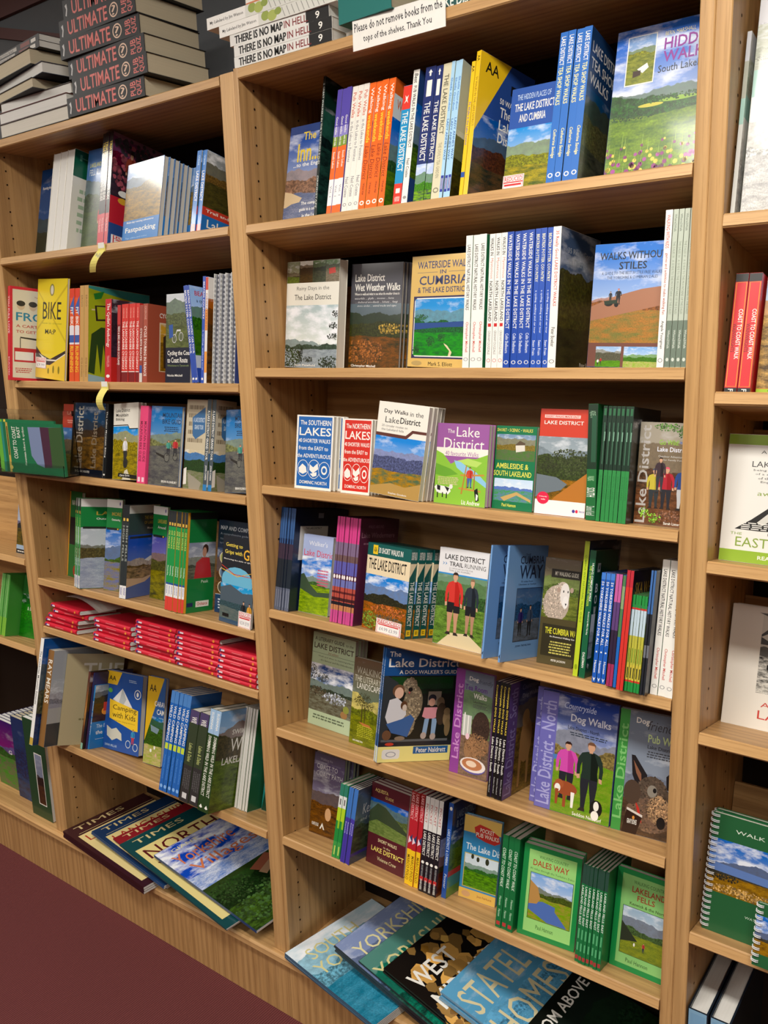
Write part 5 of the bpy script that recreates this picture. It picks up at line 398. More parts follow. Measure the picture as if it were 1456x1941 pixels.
def land_mat(cols,lv,seed,cl,asp):
    """a printed landscape: sky with clouds, two ridges, patchy ground, in the picture's own UV square"""
    s=NT('printed_landscape',.34,.5); s.b.inputs['Coat Weight'].default_value=.28; s.b.inputs['Coat Roughness'].default_value=.09
    uv=s.n('ShaderNodeUVMap',uv_map='UV').outputs[0]; sp=s.n('ShaderNodeSeparateXYZ'); s.put(sp.inputs[0],uv); u,v=sp.outputs[0],sp.outputs[1]
    ua=s.math('MULTIPLY',u,asp); P3=s.comb(ua,v,seed*3.7)
    c=[lin(x) for x in cols]; hor,mid,gl=lv
    n_sky=s.noise(s.comb(s.math('MULTIPLY',ua,1.0),s.math('MULTIPLY',v,2.2),seed*1.3),3.2,6,.6)
    sky=s.mix(v,c[1],c[0])
    sky=s.mix(s.math('MULTIPLY',s.math('MULTIPLY',s.math('SUBTRACT',n_sky,.60-.22*cl),5,True),min(1,cl*1.2),True),sky,(.86,.89,.93,1))
    PG_=s.comb(ua,s.math('MULTIPLY',v,3.0),seed*2.9)
    n_m=s.noise(P3,13,7,.72); n_f=s.noise(P3,70,4,.7); n_g=s.noise(PG_,6,8,.72); n_t=s.noise(P3,30,6,.8)
    con=s.math('MULTIPLY',s.math('SUBTRACT',n_m,.40),4,True)
    fin=s.math('MULTIPLY',s.math('SUBTRACT',n_f,.36),3.5,True)
    cg=s.math('MULTIPLY',s.math('SUBTRACT',n_g,.40),4.5,True)
    tr=s.math('MULTIPLY',s.math('SUBTRACT',n_t,.44),7,True)
    def dk(x,f): return tuple(min(1,a*f) for a in x[:3])+(1,)
    far=s.mix(.18,s.mix(con,dk(c[2],1.2),dk(c[2],.62)),c[1]); near=s.mix(tr,dk(c[3],.38),s.mix(con,dk(c[3],1.5),dk(c[3],.9)))
    gr=s.mix(cg,dk(c[4],1.15),c[5]); gr=s.mix(s.math('MULTIPLY',fin,.55),gr,dk(c[5],.42)); gr=s.mix(s.math('MULTIPLY',s.math('MULTIPLY',s.math('SUBTRACT',n_t,.60),8,True),.55),gr,dk(c[4],1.7))
    def ridge(level,amp,sc,sd):
        r=s.noise(s.comb(ua,sd+seed*.71,0.0),sc,5,.55)
        return s.math('ADD',level,s.math('MULTIPLY',s.math('SUBTRACT',r,.5),amp))
    def below(r): return s.math('MULTIPLY',s.math('SUBTRACT',r,v),160,True)
    x=s.mix(below(ridge(hor,.42,1.7,3.1)),sky,far)
    x=s.mix(below(ridge(mid,.34,2.3,7.7)),x,near)
    x=s.mix(below(ridge(gl,.16,1.6,12.3)),x,gr)
    hs=s.n('ShaderNodeHueSaturation'); hs.inputs['Saturation'].default_value=1.22; hs.inputs['Value'].default_value=1.08; s.put(hs.inputs['Color'],x)
    return s.out(hs.outputs[0])
# ================= text outlines =================
TXT={}
def want(s,b): TXT.setdefault((s,b),None)
def build_text():
    obs=[]
    for (s,b) in TXT:
        cu=bpy.data.curves.new('t','FONT'); cu.body=s; cu.resolution_u=2 if len(s)<22 else 1; cu.size=1; cu.offset=.013 if b else 0; cu.space_character=1.0
        o=bpy.data.objects.new('t',cu); C.objects.link(o); obs.append(((s,b),o,cu))
    bpy.context.view_layer.update(); dg=bpy.context.evaluated_depsgraph_get()
    for k,o,cu in obs:
        me=o.evaluated_get(dg).to_mesh(); vs=[(v.co.x,v.co.y) for v in me.vertices]; fs=[tuple(p.vertices) for p in me.polygons]
        if vs:
            x0=min(a for a,_ in vs); x1=max(a for a,_ in vs); y0=min(a for _,a in vs); y1=max(a for _,a in vs)
            vs=[((a-x0)/max(1e-6,x1-x0),(b-y0)/max(1e-6,y1-y0)) for a,b in vs]
        TXT[k]=(vs,fs); o.evaluated_get(dg).to_mesh_clear()
    for k,o,cu in obs: bpy.data.objects.remove(o); bpy.data.curves.remove(cu)
# ================= mesh builder =================
class MB:
    def __init__(s): s.v=[]; s.f=[]; s.mi=[]; s.col=[]; s.uv=[]; s.mats=[]
    def mat(s,m):
        if m not in s.mats: s.mats.append(m)
        return s.mats.index(m)
    def face(s,pts,col=(1,1,1,1),m=None,uv=None):
        i=len(s.v); s.v+= [tuple(p) for p in pts]; s.f.append(tuple(range(i,i+len(pts)))); s.mi.append(s.mat(m or PRINT)); s.col.append(col); s.uv.append(uv)
    def mesh(s,verts,faces,col=(1,1,1,1),m=None):
        i=len(s.v); s.v+=[tuple(p) for p in verts]; k=s.mat(m or PRINT)
        for f in faces: s.f.append(tuple(i+a for a in f)); s.mi.append(k); s.col.append(col); s.uv.append(None)
    def box(s,a,b,col=(1,1,1,1),m=None):
        (x0,y0,z0),(x1,y1,z1)=a,b
        V=[(x0,y0,z0),(x1,y0,z0),(x1,y1,z0),(x0,y1,z0),(x0,y0,z1),(x1,y0,z1),(x1,y1,z1),(x0,y1,z1)]
        s.mesh(V,[(0,3,2,1),(4,5,6,7),(0,1,5,4),(1,2,6,5),(2,3,7,6),(3,0,4,7)],col,m)
    def prism(s,prof,a,b,ax,col=(1,1,1,1),m=None,caps=True):
        """closed profile (list of 2-tuples) swept from a to b along axis ax (0 x, 1 y, 2 z)"""
        def P(q,t): r=list(q); r.insert(ax,t); return tuple(r)
        n=len(prof); V=[P(q,a) for q in prof]+[P(q,b) for q in prof]; F=[(i,(i+1)%n,n+(i+1)%n,n+i) for i in range(n)]
        if caps: F+= [tuple(range(n-1,-1,-1)),tuple(range(n,2*n))]
        s.mesh(V,F,col,m)
    def tube(s,pts,r,n=6,m=None,col=(1,1,1,1)):
        V=[];F=[]
        for i,p in enumerate(pts):
            p=Vector(p); d=(Vector(pts[min(i+1,len(pts)-1)])-Vector(pts[max(i-1,0)])).normalized(); a=d.orthogonal().normalized(); b=d.cross(a)
            V+=[p+a*r*math.cos(2*PI*k/n)+b*r*math.sin(2*PI*k/n) for k in range(n)]
        for i in range(len(pts)-1):
            for k in range(n): F.append((i*n+k,i*n+(k+1)%n,(i+1)*n+(k+1)%n,(i+1)*n+k))
        s.mesh(V,F,col,m)
    def data(s,name):
        me=bpy.data.meshes.new(name); me.from_pydata(s.v,[],s.f)
        for m in s.mats: me.materials.append(m)
        me.polygons.foreach_set('material_index',s.mi)
        ca=me.color_attributes.new('Col','FLOAT_COLOR','CORNER'); uv=me.uv_layers.new(name='UV'); cl=[];ul=[]
        for f,c,u in zip(s.f,s.col,s.uv):
            for k in range(len(f)): cl+=list(c); ul+=list(u[k]) if u else [0,0]
        ca.data.foreach_set('color',cl); uv.data.foreach_set('uv',ul); me.update(); return me
    def obj(s,name,parent=None,smooth=False):
        me=s.data(name)
        if smooth: me.polygons.foreach_set('use_smooth',[True]*len(me.polygons))
        return link(name,me,parent)
def link(name,me,parent=None):
    o=bpy.data.objects.new(name,me); C.objects.link(o)
    if parent is not None: o.parent=parent
    return o
def thing(name,label,cat,mat=None,group=None):
    o=bpy.data.objects.new(name,None); C.objects.link(o); o.empty_display_size=.02
    if mat is not None: o.matrix_world=mat
    o['label']=label; o['category']=cat
    if group: o['group']=group
    return o
def tag(o,label,cat,group=None):
    o['label']=label; o['category']=cat
    if group: o['group']=group
    return o
# ================= printing on a flat face =================
LIFT=.00001
class Canvas:
    def __init__(s,mb,O,ax,ay,n,mat=None): s.mb=mb; s.O=Vector(O); s.ax=Vector(ax); s.ay=Vector(ay); s.n=Vector(n); s.k=4; s.mat=mat or PRINT; s.rnd=random.Random(5)
    def pt(s,x,y): return s.O+s.ax*max(.002,min(.998,x))+s.ay*max(.002,min(.998,y))+s.n*(LIFT*s.k)
    def poly(s,pts,c): s.mb.face([s.pt(*p) for p in pts],lin(c),s.mat)
    def rect(s,x0,y0,x1,y1,c): s.poly([(x0,y0),(x1,y0),(x1,y1),(x0,y1)],c)
    def ell(s,x,y,a,b,c,n=18): s.poly([(x+a*math.cos(2*PI*i/n),y+b*math.sin(2*PI*i/n)) for i in range(n)],c)
    def text(s,t,x0,y0,x1,y1,c,b,it=0,vert=0):
        d=TXT.get((t,b))
        if not d or not d[0]: return
        V=[]
        for a,h in d[0]:
            if it: a=a+.0+(h-.5)*.18*(y1-y0)*s.ay.length/((x1-x0)*s.ax.length)
            if vert: V.append(s.pt(x1-(x1-x0)*h,y1-(y1-y0)*a))
            else: V.append(s.pt(x0+(x1-x0)*a,y1-(y1-y0)*h))
        s.mb.mesh(V,d[1],lin(c),s.mat)
    def land(s,x0,y0,x1,y1,cols,lv,seed,cl,uvr=0):
        q=[(x0,y0),(x1,y0),(x1,y1),(x0,y1)]; P=[s.pt(*p) for p in q]
        w=(P[1]-P[0]).length; h=(P[3]-P[0]).length
        uv=[(0,1),(1,1),(1,0),(0,0)]
        if uvr: uv=[(1,1),(1,0),(0,0),(0,1)]; w,h=h,w
        s.mb.face(P,(1,1,1,1),land_mat(cols,lv,seed,cl,w/max(h,1e-4)),uv)
    def man(s,x,y,h,top,leg,hair,w):
        r=s.ay.length/s.ax.length*h*w; sk='#d0a080'
        X=lambda a:x+a*r
        Y=lambda b:y+b*h
        def p(c,*q): s.poly([(X(a),Y(b)) for a,b in q],c); s.k+=.4
        p(leg,(-.10,.48),(.005,.48),(-.005,.66),(-.02,.80),(-.03,.95),(-.075,.95),(-.085,.78),(-.10,.62)); p(leg,(-.005,.48),(.10,.48),(.10,.62),(.085,.78),(.085,.95),(.04,.95),(.03,.80),(.01,.66))
        p('#2c2420',(-.08,.94),(-.025,.94),(-.02,.985),(-.11,.985)); p('#2c2420',(.035,.94),(.09,.94),(.12,.985),(.035,.985))
        p(top,(-.04,.15),(.04,.15),(.105,.18),(.14,.26),(.155,.38),(.145,.50),(.11,.49),(.11,.36),(.095,.30),(.09,.42),(.10,.53),(-.10,.53),(-.09,.42),(-.095,.30),(-.11,.36),(-.115,.48),(-.15,.50),(-.155,.36),(-.14,.25),(-.105,.18))
        if leg in('#c09070','#b08468'): p('#16161a',(-.11,.48),(.11,.48),(.115,.64),(.01,.64),(0,.58),(-.01,.64),(-.11,.64))
        sh=tuple(max(0,int(top.lstrip('#')[i:i+2],16)-26) for i in (0,2,4)) if len(top)==7 else (40,40,40); p('#%02x%02x%02x'%sh,(.0,.16),(.04,.16),(.09,.30),(.085,.42),(.10,.53),(.015,.53))
        p(sk,(-.15,.49),(-.115,.48),(-.11,.54),(-.145,.55)); p(sk,(.145,.49),(.11,.48),(.115,.54),(.15,.55)); p(sk,(-.022,.12),(.022,.12),(.02,.165),(-.02,.165))
        s.ell(X(0),Y(.085),.042*r,.062*h,sk,12); s.k+=.4
        p(hair,(-.045,.09),(-.046,.04),(-.02,.012),(.02,.012),(.046,.04),(.045,.09),(.033,.055),(-.033,.055)); s.k+=.4
    def run(s,ops):
        for op in ops:
            k=op[0]
            if k in('R','O','F'): s.rect(*op[1:6])
            elif k=='E': s.ell(*op[1:6])
            elif k=='P': s.poly(op[1],op[2])
            elif k=='T': s.text(*op[1:9])
            elif k=='V': s.text(op[1],op[2],op[3],op[4],op[5],op[6],1,0,1)
            elif k=='TF':
                d=TXT[(op[1],1)]; s.mb.mesh([s.pt(op[2]+(op[3]-op[2])*(1-h),.92-.84*a) for a,h in d[0]],d[1],lin(W),s.mat)
            elif k=='L': s.land(*op[1:9])
            elif k=='LS': s.land(op[1],0,op[2],1,op[3].split(),op[4],op[5],.5,1)
            elif k=='LP': s.land(op[1],op[2],op[3],op[4],[op[5]]*3+['#24402a','#1c3020','#101c14'],(.9,.6,.3),op[6],0)
            elif k=='TR':
                x,y,a,b,col,n,sd=op[1:8]; rr=random.Random(sd); v=[int(col[i:i+2],16) for i in (1,3,5)]; asp=s.ax.length/s.ay.length; n=int(n*1.8); rs=(a*b/n)**.5*1.55
                for i in range(n):
                    t=rr.random()*2*PI; q=rr.random()**.6; f=rr.uniform(.62,1.35); cx=x+a*q*math.cos(t); cy=y+b*q*math.sin(t); r1=rs*rr.uniform(.5,1.1)
                    if not(.01<cx<.99 and .01<cy<.99): continue
                    s.poly([(cx+r1*math.cos(2*PI*j/6+i)*rr.uniform(.7,1.2),cy+r1*asp*math.sin(2*PI*j/6+i)*rr.uniform(.7,1.2)) for j in range(6)],'#%02x%02x%02x'%tuple(min(255,int(z*f)) for z in v)); s.k+=.03
            elif k=='M': s.man(*op[1:8])
            elif k=='FL':
                for i in range(120):
                    x=s.rnd.uniform(op[1],op[3]); y=op[2]+(op[4]-op[2])*s.rnd.random()**.7; a=.008+.05*(y-op[2])
                    if i%3==0: s.poly([(x,y),(x+.004,y-.06-.05*s.rnd.random()),(x+.008,y)],'#9cb850')
                    s.ell(x,y,a*1.6,a,['#8c2e78','#a8489a','#6c2460','#d8cc50'][i%4 if i%5 else 3],7)
            elif k=='N':
                x0,y0,x1,y1,n,c,sd=op[1:8]; rr=random.Random(sd); ph=(y1-y0)/n
                for i in range(n):
                    x=x0+rr.random()*.06*(x1-x0); e=x1-rr.random()*.15*(x1-x0)
                    while x<e:
                        ww=(x1-x0)*rr.uniform(.04,.14); s.rect(x,y0+ph*(i+.25),min(x+ww,e),y0+ph*(i+.75),c); x+=ww+(x1-x0)*.025
            elif k=='Q': continue
            s.k+=1
def price_label(name_me,O,ax,ay,n,op):
    mb=MB(); O=Vector(O); ax=Vector(ax); ay=Vector(ay); n=Vector(n).normalized()
    x0,y0,x1,y1,t1,t2=op[1:7]; lift=.0014
    A=O+ax*x0+ay*y0; U=ax*(x1-x0); V=ay*(y1-y0)
    c=[A,A+U,A+U+V,A+V]; lo=[p+n*(lift-.0006) for p in c]; hi=[p+n*lift for p in c]
    mb.mesh(lo+hi,[(4,5,6,7),(0,1,5,4),(1,2,6,5),(2,3,7,6),(3,0,4,7)],lin('#f4f2ee'))
    cv=Canvas(mb,A+n*lift,U,V,n)
    cv.rect(.03,.03,.97,.97,'#d42c30'); cv.k=6; cv.rect(.05,.32,.95,.95,'#f6f4f0'); cv.rect(.05,.05,.95,.27,'#f6f4f0'); cv.k=8
    cv.text(t1,.08,.07,.92,.25,'#d42c30',1); cv.rect(.08,.36,.9,.44,'#d42c30'); cv.text(t2,.14,.58,.86,.82,'#8a8c98',0)
    return mb.data(name_me)
# ================= books =================
def need(ops):
    for op in ops:
        if op[0]=='T': want(op[1],op[7])
        elif op[0] in('V','TF'): want(op[1],1)
        elif op[0]=='Q': want(op[5],1); want(op[6],0)
for d in DS.values(): need(d[1]); need(d[3])
EXTRA=['ULTIMATE','QUIZ','PUB','?','THERE IS NO MAP','IN HELL.','My Lakeland by Jim Watson','THE LAKES','THE LAKE DISTRICT','Please do not remove books from the','tops of the shelves, Thank You','Fell','SOUTH','YORKSHIRE','WEST','MIDLANDS','STATELY','HOMES','FROM ABOVE','TIMES','LANCASHIRE','NORTH','GIANT','Yorkshire','Villages','COAST TO COAST','EAST','mountain bikers & cyclists','OS','DALESMAN','G','A CENTURY OF BRITISH RAIL','GUIDE','NORTH YORKSHIRE','9','Co','BRITAIN']
for e in EXTRA: want(e,1); want(e,0)
build_text()
def cover_mesh(typ,des,w,h,D,key):
    base,cov,sb,sp,pg=DS[des]; mb=MB(); t=.0006; bc=lin(base); sc=lin(sb)
    if typ in('S','P','R'):
        if typ=='S': prof=[(0,D),(0,.0008),(.0008,0),(w-.0008,0),(w,.0008),(w,D),(w-t,D),(w-t,t),(t,t),(t,D)]
        else: prof=[(w,0),(w,D),(0,D),(0,0),(t,0),(t,D-t),(w-t,D-t),(w-t,0)]
        mb.prism(prof,0,h,2,bc)
        if typ=='S':
            mb.face([(0,-.00002,0),(w,-.00002,0),(w,-.00002,h),(0,-.00002,h)],sc)
            Canvas(mb,(w,0,h),(0,0,-h),(-w,0,0),(0,-1,0)).run(sp)
        Canvas(mb,(w,0,h),(0,D,0),(0,0,-h),(1,0,0)).run(cov)
    else:
        prof=[(w,0),(w,t),(t,t),(t,D-t),(w,D-t),(w,D),(.0008,D),(0,D-.0008),(0,.0008),(.0008,0)]
        if des=='thirty': prof=[(0,0),(w,0),(w,D),(0,D)]
        mb.prism(prof,0,h,2,bc)
        if typ=='C': mb.face([(-.00002,0,0),(-.00002,0,h),(-.00002,D,h),(-.00002,D,0)],sc)
        Canvas(mb,(0,0,h),(w,0,0),(0,0,-h),(0,-1,0)).run(cov)
        if des=='thirty': Canvas(mb,(w,D,h),(0,0,-h),(0,-D,0),(1,0,0)).run(sp)
        elif sp: Canvas(mb,(0,0,h),(0,0,-h),(0,D,0),(-1,0,0)).run(sp)
    return mb.data('cover')
def pages_mesh(typ,des,w,h,D):
    pg=DS[des][4]; mb=MB(); e=.0012
    if typ=='S': mb.box((.0007,.0009,e),(w-.0007,D-e,h-e),m=pagemat(pg,0))
    elif typ in('P','R'): mb.box((.0007,e if typ=='P' else .006,e),(w-.0007,D-.001,h-e),m=pagemat(pg,0) if typ=='P' else PG['g'][0])
    else: mb.box((.0009,.0007,e),(w-e,D-.0007,h-e),m=pagemat(pg,1))
    return mb.data('pages')
def coil_mesh(h,w,horiz=False):
    mb=MB(); n=int(h/.0095)
    for i in range(n):
        z=.006+i*(h-.012)/(n-1)
        for dz in (0,.0024):
            mb.tube([((.004+(w/2+.0035)*math.cos(a)*.9) if not horiz else w/2+(w/2-.0006)*math.sin(a),(w/2-(w/2+.003)*math.sin(a)) if not horiz else .004-(.006)*math.cos(a),z+dz+.0012*math.sin(a/2)) for a in [PI*(.2+.18*k) for k in range(10)]],.0008,4,STEEL)
    return mb.data('spiral_binding')
FR={'s2':(.2745,12.5),'s3':(.001,5),'s4':(-.2355,8),'s5':(-.501,11),'s6':(-.7705,10),'s7':(-1.032,11),'l2':(.2765,12.5),'l3':(-.030,7),'l4':(-.2635,10),'l5':(-.561,9.5),'l5b':(-.698,9.5),'l6':(-1.036,14),
'r1':(.204,10),'r2':(-.032,12),'r3':(-.276,9),'r4':(-.5435,12),'r5':(-.8855,12),'f4':(-.516,10),'f5':(-.777,13),'deck':(-1.335,0)}
def frame(sh):
    z,t=FR[sh]; t=R_(t)
    return Matrix(((1,0,0,0),(0,math.cos(t),math.sin(t),0),(0,-math.sin(t),math.cos(t),z),(0,0,0,1)))
ORD=['','first','second','third','fourth','fifth','sixth','seventh','eighth','ninth','tenth','eleventh','twelfth','thirteenth','fourteenth','fifteenth','sixteenth']; CNT=['','one','two','three','four','five','six','seven','eight','nine','ten','eleven','twelve','thirteen','fourteen','fifteen','sixteen']
def where(i,n,front=False):
    if n==1: return ''
    if front: return ', frontmost' if i==0 else (', hindmost of %s'%CNT[n] if i==n-1 else ', %s from front'%ORD[i+1])
    if i==0: return ', leftmost of '+CNT[n]
    if i==n-1: return ', rightmost of '+CNT[n]
    return ', %s from left'%ORD[i+1]
def put_books(row):
    sh,typ,des,x,s,yaw,lean,w,h,D,n,k,label=row
    if typ in 'SPR': D=min(D,.186-s)
    F=frame(sh); tw=w/n-(.0008 if n>1 else .0003); cov=cover_mesh(typ,des,tw,h,D,des); pag=pages_mesh(typ,des,tw,h,D); coil=None
    if typ in 'WR': coil=coil_mesh(h,tw if typ=='R' else D,typ=='R')
    q=[o for o in DS[des][1] if o[0]=='Q']
    nm='spiral_booklet' if typ in 'WR' else ('booklet' if des in('leaflet','cream','greenpages') else 'guidebook')
    grp=None
    if n*k>1: grp='alike: '+' '.join(label.split()[:7])
    j=0; rr=random.Random(hash(des)%1000 if False else sum(map(ord,des)))
    for i in range(n):
        for m in range(k):
            ds=rr.uniform(-.0015,.0015) if n>1 else 0
            dx=rr.uniform(-.002,.004)*m if k>1 else 0
            gap=.009 if typ=='W' else .0011
            M4=F@Matrix.Translation((x,s,0))@Matrix.Rotation(R_(yaw),4,'Z')@Matrix.Translation((i*w/n+dx,ds+m*(D+gap),.0003+max(0,math.sin(R_(lean))*tw)))@Matrix.Rotation(R_(lean),4,'Y')
            lab=label+(where(i,n) if n>1 else where(m,k,True))
            if 'book' not in label and 'guide' not in label and len(lab.split())<=14: lab='guidebook with '+lab
            r=thing(nm,lab,'book',M4,grp)
            link('cover',cov,r); link('pages',pag,r)
            if coil: link('spiral_binding',coil,r)
            if q and i==n-1 and m==0:
                if typ=='S': a=((tw,0,h),(0,D,0),(0,0,-h),(1,0,0))
                else: a=((0,0,h),(tw,0,0),(0,0,-h),(0,-1,0))
                link('price_label',price_label('price_label',*a,q[0]),r)
# ================= the room =================
def struct(name,mb,parent=None):
    o=mb.obj(name,parent)
    if parent is None: o['kind']='structure'
    return o
def carpet():
    s=NT('burgundy_ribbed_carpet',.95,.1); t=s.n('ShaderNodeTexCoord').outputs['Object']
    wv=s.n('ShaderNodeTexWave',bands_direction='X'); s.put(wv.inputs['Vector'],s.mapping(t,(1,1,1))); wv.inputs['Scale'].default_value=55; wv.inputs['Distortion'].default_value=1.2; wv.inputs['Detail'].default_value=2; wv.inputs['Detail Scale'].default_value=3
    n=s.noise(t,5,4); f=s.noise(t,260,2)
    a=s.mix(wv.outputs[0],lin('#562a2c'),lin('#7c4644')); a=s.mix(s.math('MULTIPLY',n,.35),a,lin('#603634')); a=s.mix(s.math('MULTIPLY',f,.4),a,lin('#4c2428'))
    return s.out(a,wv.outputs[0],.002,.6)
FZ=-1.50
mb=MB(); mb.box((-5,-6,FZ-.05),(4,.34,FZ),m=carpet()); struct('floor',mb)
PAINT=plain('grey_wall_paint','#5c5f62',.85,.2); PALE=plain('pale_wall_paint','#8a857c',.85,.2); CEIL=plain('ceiling_tile_white','#dcd9d0',.9,.2)
mb=MB(); mb.box((-5,.34,FZ-.05),(4,.44,1.25),m=PAINT); struct('wall_back',mb)
mb=MB(); mb.box((-5,-6.1,FZ-.05),(4,-6,1.25),m=PALE); struct('wall_front',mb)
mb=MB(); mb.box((-5.1,-6.1,FZ-.05),(-5,.44,1.25),m=PALE); struct('wall_left',mb)
mb=MB(); mb.box((4,-6.1,FZ-.05),(4.1,.44,1.25),m=PALE); struct('wall_right',mb)
mb=MB(); mb.box((-5.1,-6.1,1.2),(4.1,.44,1.26),m=CEIL); struct('ceiling',mb)
MAROON=plain('maroon_painted_board','#4a2420',.6,.3)
mb=MB(); mb.prism([(-2.2,1.19),(-.75,.80),(-.75,.83),(-2.2,1.22)],.325,.339,1,m=MAROON); struct('trim_1',mb)
mb=MB(); mb.box((-2.2,.328,1.0),(-.98,.339,1.19),m=MAROON); struct('trim_2',mb)
for i,(p,a,b,wt) in enumerate(LAMPS):
    t=thing('ceiling_light','long ceiling light panel, %s of eight above the aisles'%ORD[i+1],'lamp',Matrix.Translation((p[0],p[1],1.17)),'ceiling light panels')
    mb=MB(); mb.box((-a/2-.03,-b/2-.03,.008),(a/2+.03,b/2+.03,.03),m=WHITE); mb.obj('housing',t)
# ================= bookcases =================
SH=.019; SD=.192
def shelf_part(parent,sh,x0,x1,depth=SD,flat=False,z=None):
    mb=MB(); b=.0022
    prof=[(b,0),(depth,0),(depth,-SH),(b,-SH),(0,-SH+b),(0,-b)]
    mb.prism(prof,x0+.0008,x1-.0008,0,m=OAKX)
    o=mb.obj('shelf',parent); o.matrix_world=(Matrix.Translation((0,0,z)) if flat else frame(sh))
    mb=MB(); mb.box((x0+.0008,-.0005,-SH+b),(x1-.0008,-.0001,-b),m=EDGEX); mb.obj('edge_strip',o); return o
def pins(parent,x,side,zs=(-1.3,.52)):
    mb=MB(); s=.0004*side
    for y in (.04,.165):
        z=zs[0]
        while z<zs[1]:
            n=8; mb.face([(x+s,y+.0024*math.cos(2*PI*i/n),z+.0024*math.sin(2*PI*i/n)) for i in range(n)],m=HOLE); z+=.0325
    o=mb.obj('pin_holes',parent); o['kind']='stuff'
def bookcase(label,xl0,xl1,xr0,xr1,shelves,top,ztop,backs,base=-1.335):
    t=thing('bookcase',label,'bookcase',Matrix.Translation((0,0,0)),None)
    for a,b in((xl0,xl1),(xr0,xr1)):
        if a is None: continue
        mb=MB(); mb.box((a,.0012,base),(b,.30,ztop),m=OAKZ); mb.prism([(a+.0015,0),(b-.0015,0),(b,.0012),(a,.0012)],base,ztop,2,m=EDGEZ); sp=mb.obj('side_panel',t); pins(sp,b if a==xl0 else a,1 if a==xl0 else -1)
    X0=xl1; X1=xr0
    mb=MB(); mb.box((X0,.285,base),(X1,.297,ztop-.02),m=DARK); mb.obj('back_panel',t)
    for sh in shelves: shelf_part(t,sh,X0,X1,.12 if sh=='l5b' else SD)
    for sh,hb in backs:
        mb=MB(); mb.box((X0+.001,.1925,-.015),(X1-.001,.2005,hb),m=OAKX); o=mb.obj('backing_board',t); o.matrix_world=frame(sh)
    mb=MB(); mb.prism([(.002,0),(.30,0),(.30,-SH),(.002,-SH),(0,-SH+.002),(0,-.002)],X0+.0008,X1-.0008,0,m=OAKX); mb.box((X0+.0008,-.0003,-SH+.002),(X1-.0008,.001,-.002),m=EDGEX); o=mb.obj('top_board',t); o.location=(0,0,ztop-.0005)
    return t
bookcase('centre oak bookcase with six tilted shelves of walking guides',-.0112,0,.85,.8700,['s2','s3','s4','s5','s6','s7'],None,.553,[('s2',.20),('s3',.175),('s4',.245),('s5',.24),('s6',.24),('s7',.23)])
bookcase('left oak bookcase with sticky notes and red folded maps',-.9002,-.8736,-.0484,-.0118,['l2','l3','l4','l5','l5b','l6'],None,.549,[('l2',.20),('l3',.18),('l4',.20),('l5',.20),('l5b',.09),('l6',.25)])
bookcase('right oak bookcase cut off by the picture edge',.8704,.8919,1.74,1.76,['r1','r2','r3','r4','r5'],None,.58,[('r1',.25),('r2',.20),('r3',.20),('r4',.20),('r5',.2)])
bookcase('far left oak bookcase with green guides, mostly out of view',-1.80,-1.78,-.9276,-.9006,['f4','f5'],None,.549,[('f4',.2),('f5',.2)])
t=thing('display_base','long oak veneered base under the bookcases, its ledge carrying calendars','base',Matrix.Translation((0,0,0)))
mb=MB(); mb.box((-3.2,-.002,-1.357),(3.2,.30,-1.3355),m=OAKX); mb.obj('deck',t)
mb=MB(); mb.prism([(-.002,-1.3345),(-.012,-1.3345),(-.0165,-1.339),(-.0165,-1.352),(-.012,-1.357),(-.002,-1.357)],-3.2,3.2,0,m=EDGEX); mb.obj('ledge',t)
for i in range(8):
    a=-3.2+i*.8; mb=MB(); mb.box((a+.0006,-.004,FZ+.0005),(a+.7994,.010,-1.3575),m=OAKZ); mb.obj('front_panel',t)
# ================= shelved books =================
for row in BOOKS: put_books(row)
# ================= flat lying books on top =================
def flat_book(name,label,x,y,z,Lx,Wd,T,yaw,base,ops,group=None,kind='spine',pg='w',cat='book',top=None):
    M4=Matrix.Translation((x,y,z))@Matrix.Rotation(R_(yaw),4,'Z'); r=thing(name,label,cat,M4,group); t=.0012 if T>.02 else .0007
    mb=MB(); bc=lin(base)
    prof=[(0,0),(0,T),(Wd,T),(Wd,T-t),(t,T-t),(t,t),(Wd,t),(Wd,0)]
    if kind=='pages': prof=[(Wd,0),(Wd,T),(0,T),(0,T-t),(Wd-t,T-t),(Wd-t,t),(0,t),(0,0)]
    mb.prism(prof,0,Lx,0,bc,MATT)
    if kind=='spine': Canvas(mb,(0,0,T),(Lx,0,0),(0,0,-T),(0,-1,0),MATT).run(ops)
    if top: Canvas(mb,(0,0,T),(0,Wd,0),(Lx,0,0),(0,0,1)).run(top)
    mb.obj('cover',r)
    mb=MB(); e=.0025 if T>.02 else .0012; a=(e,t+.0002,t) if kind=='spine' else (e,e,t); mb.box(a,(Lx-e,Wd-(e if kind=='spine' else t+.0002),T-t),m=pagemat(pg,2)); mb.obj('pages',r)
    return r
def T_(s,x0,y0,x1,y1,c=W,b=1,i=0): return ('T',s,x0,y0,x1,y1,c,b,i)
Z0=.5528; off=[.0,.020,.006,-.006,-.008,.006,-.01]; yw=[0,-2,-1,1,-1,0,2]
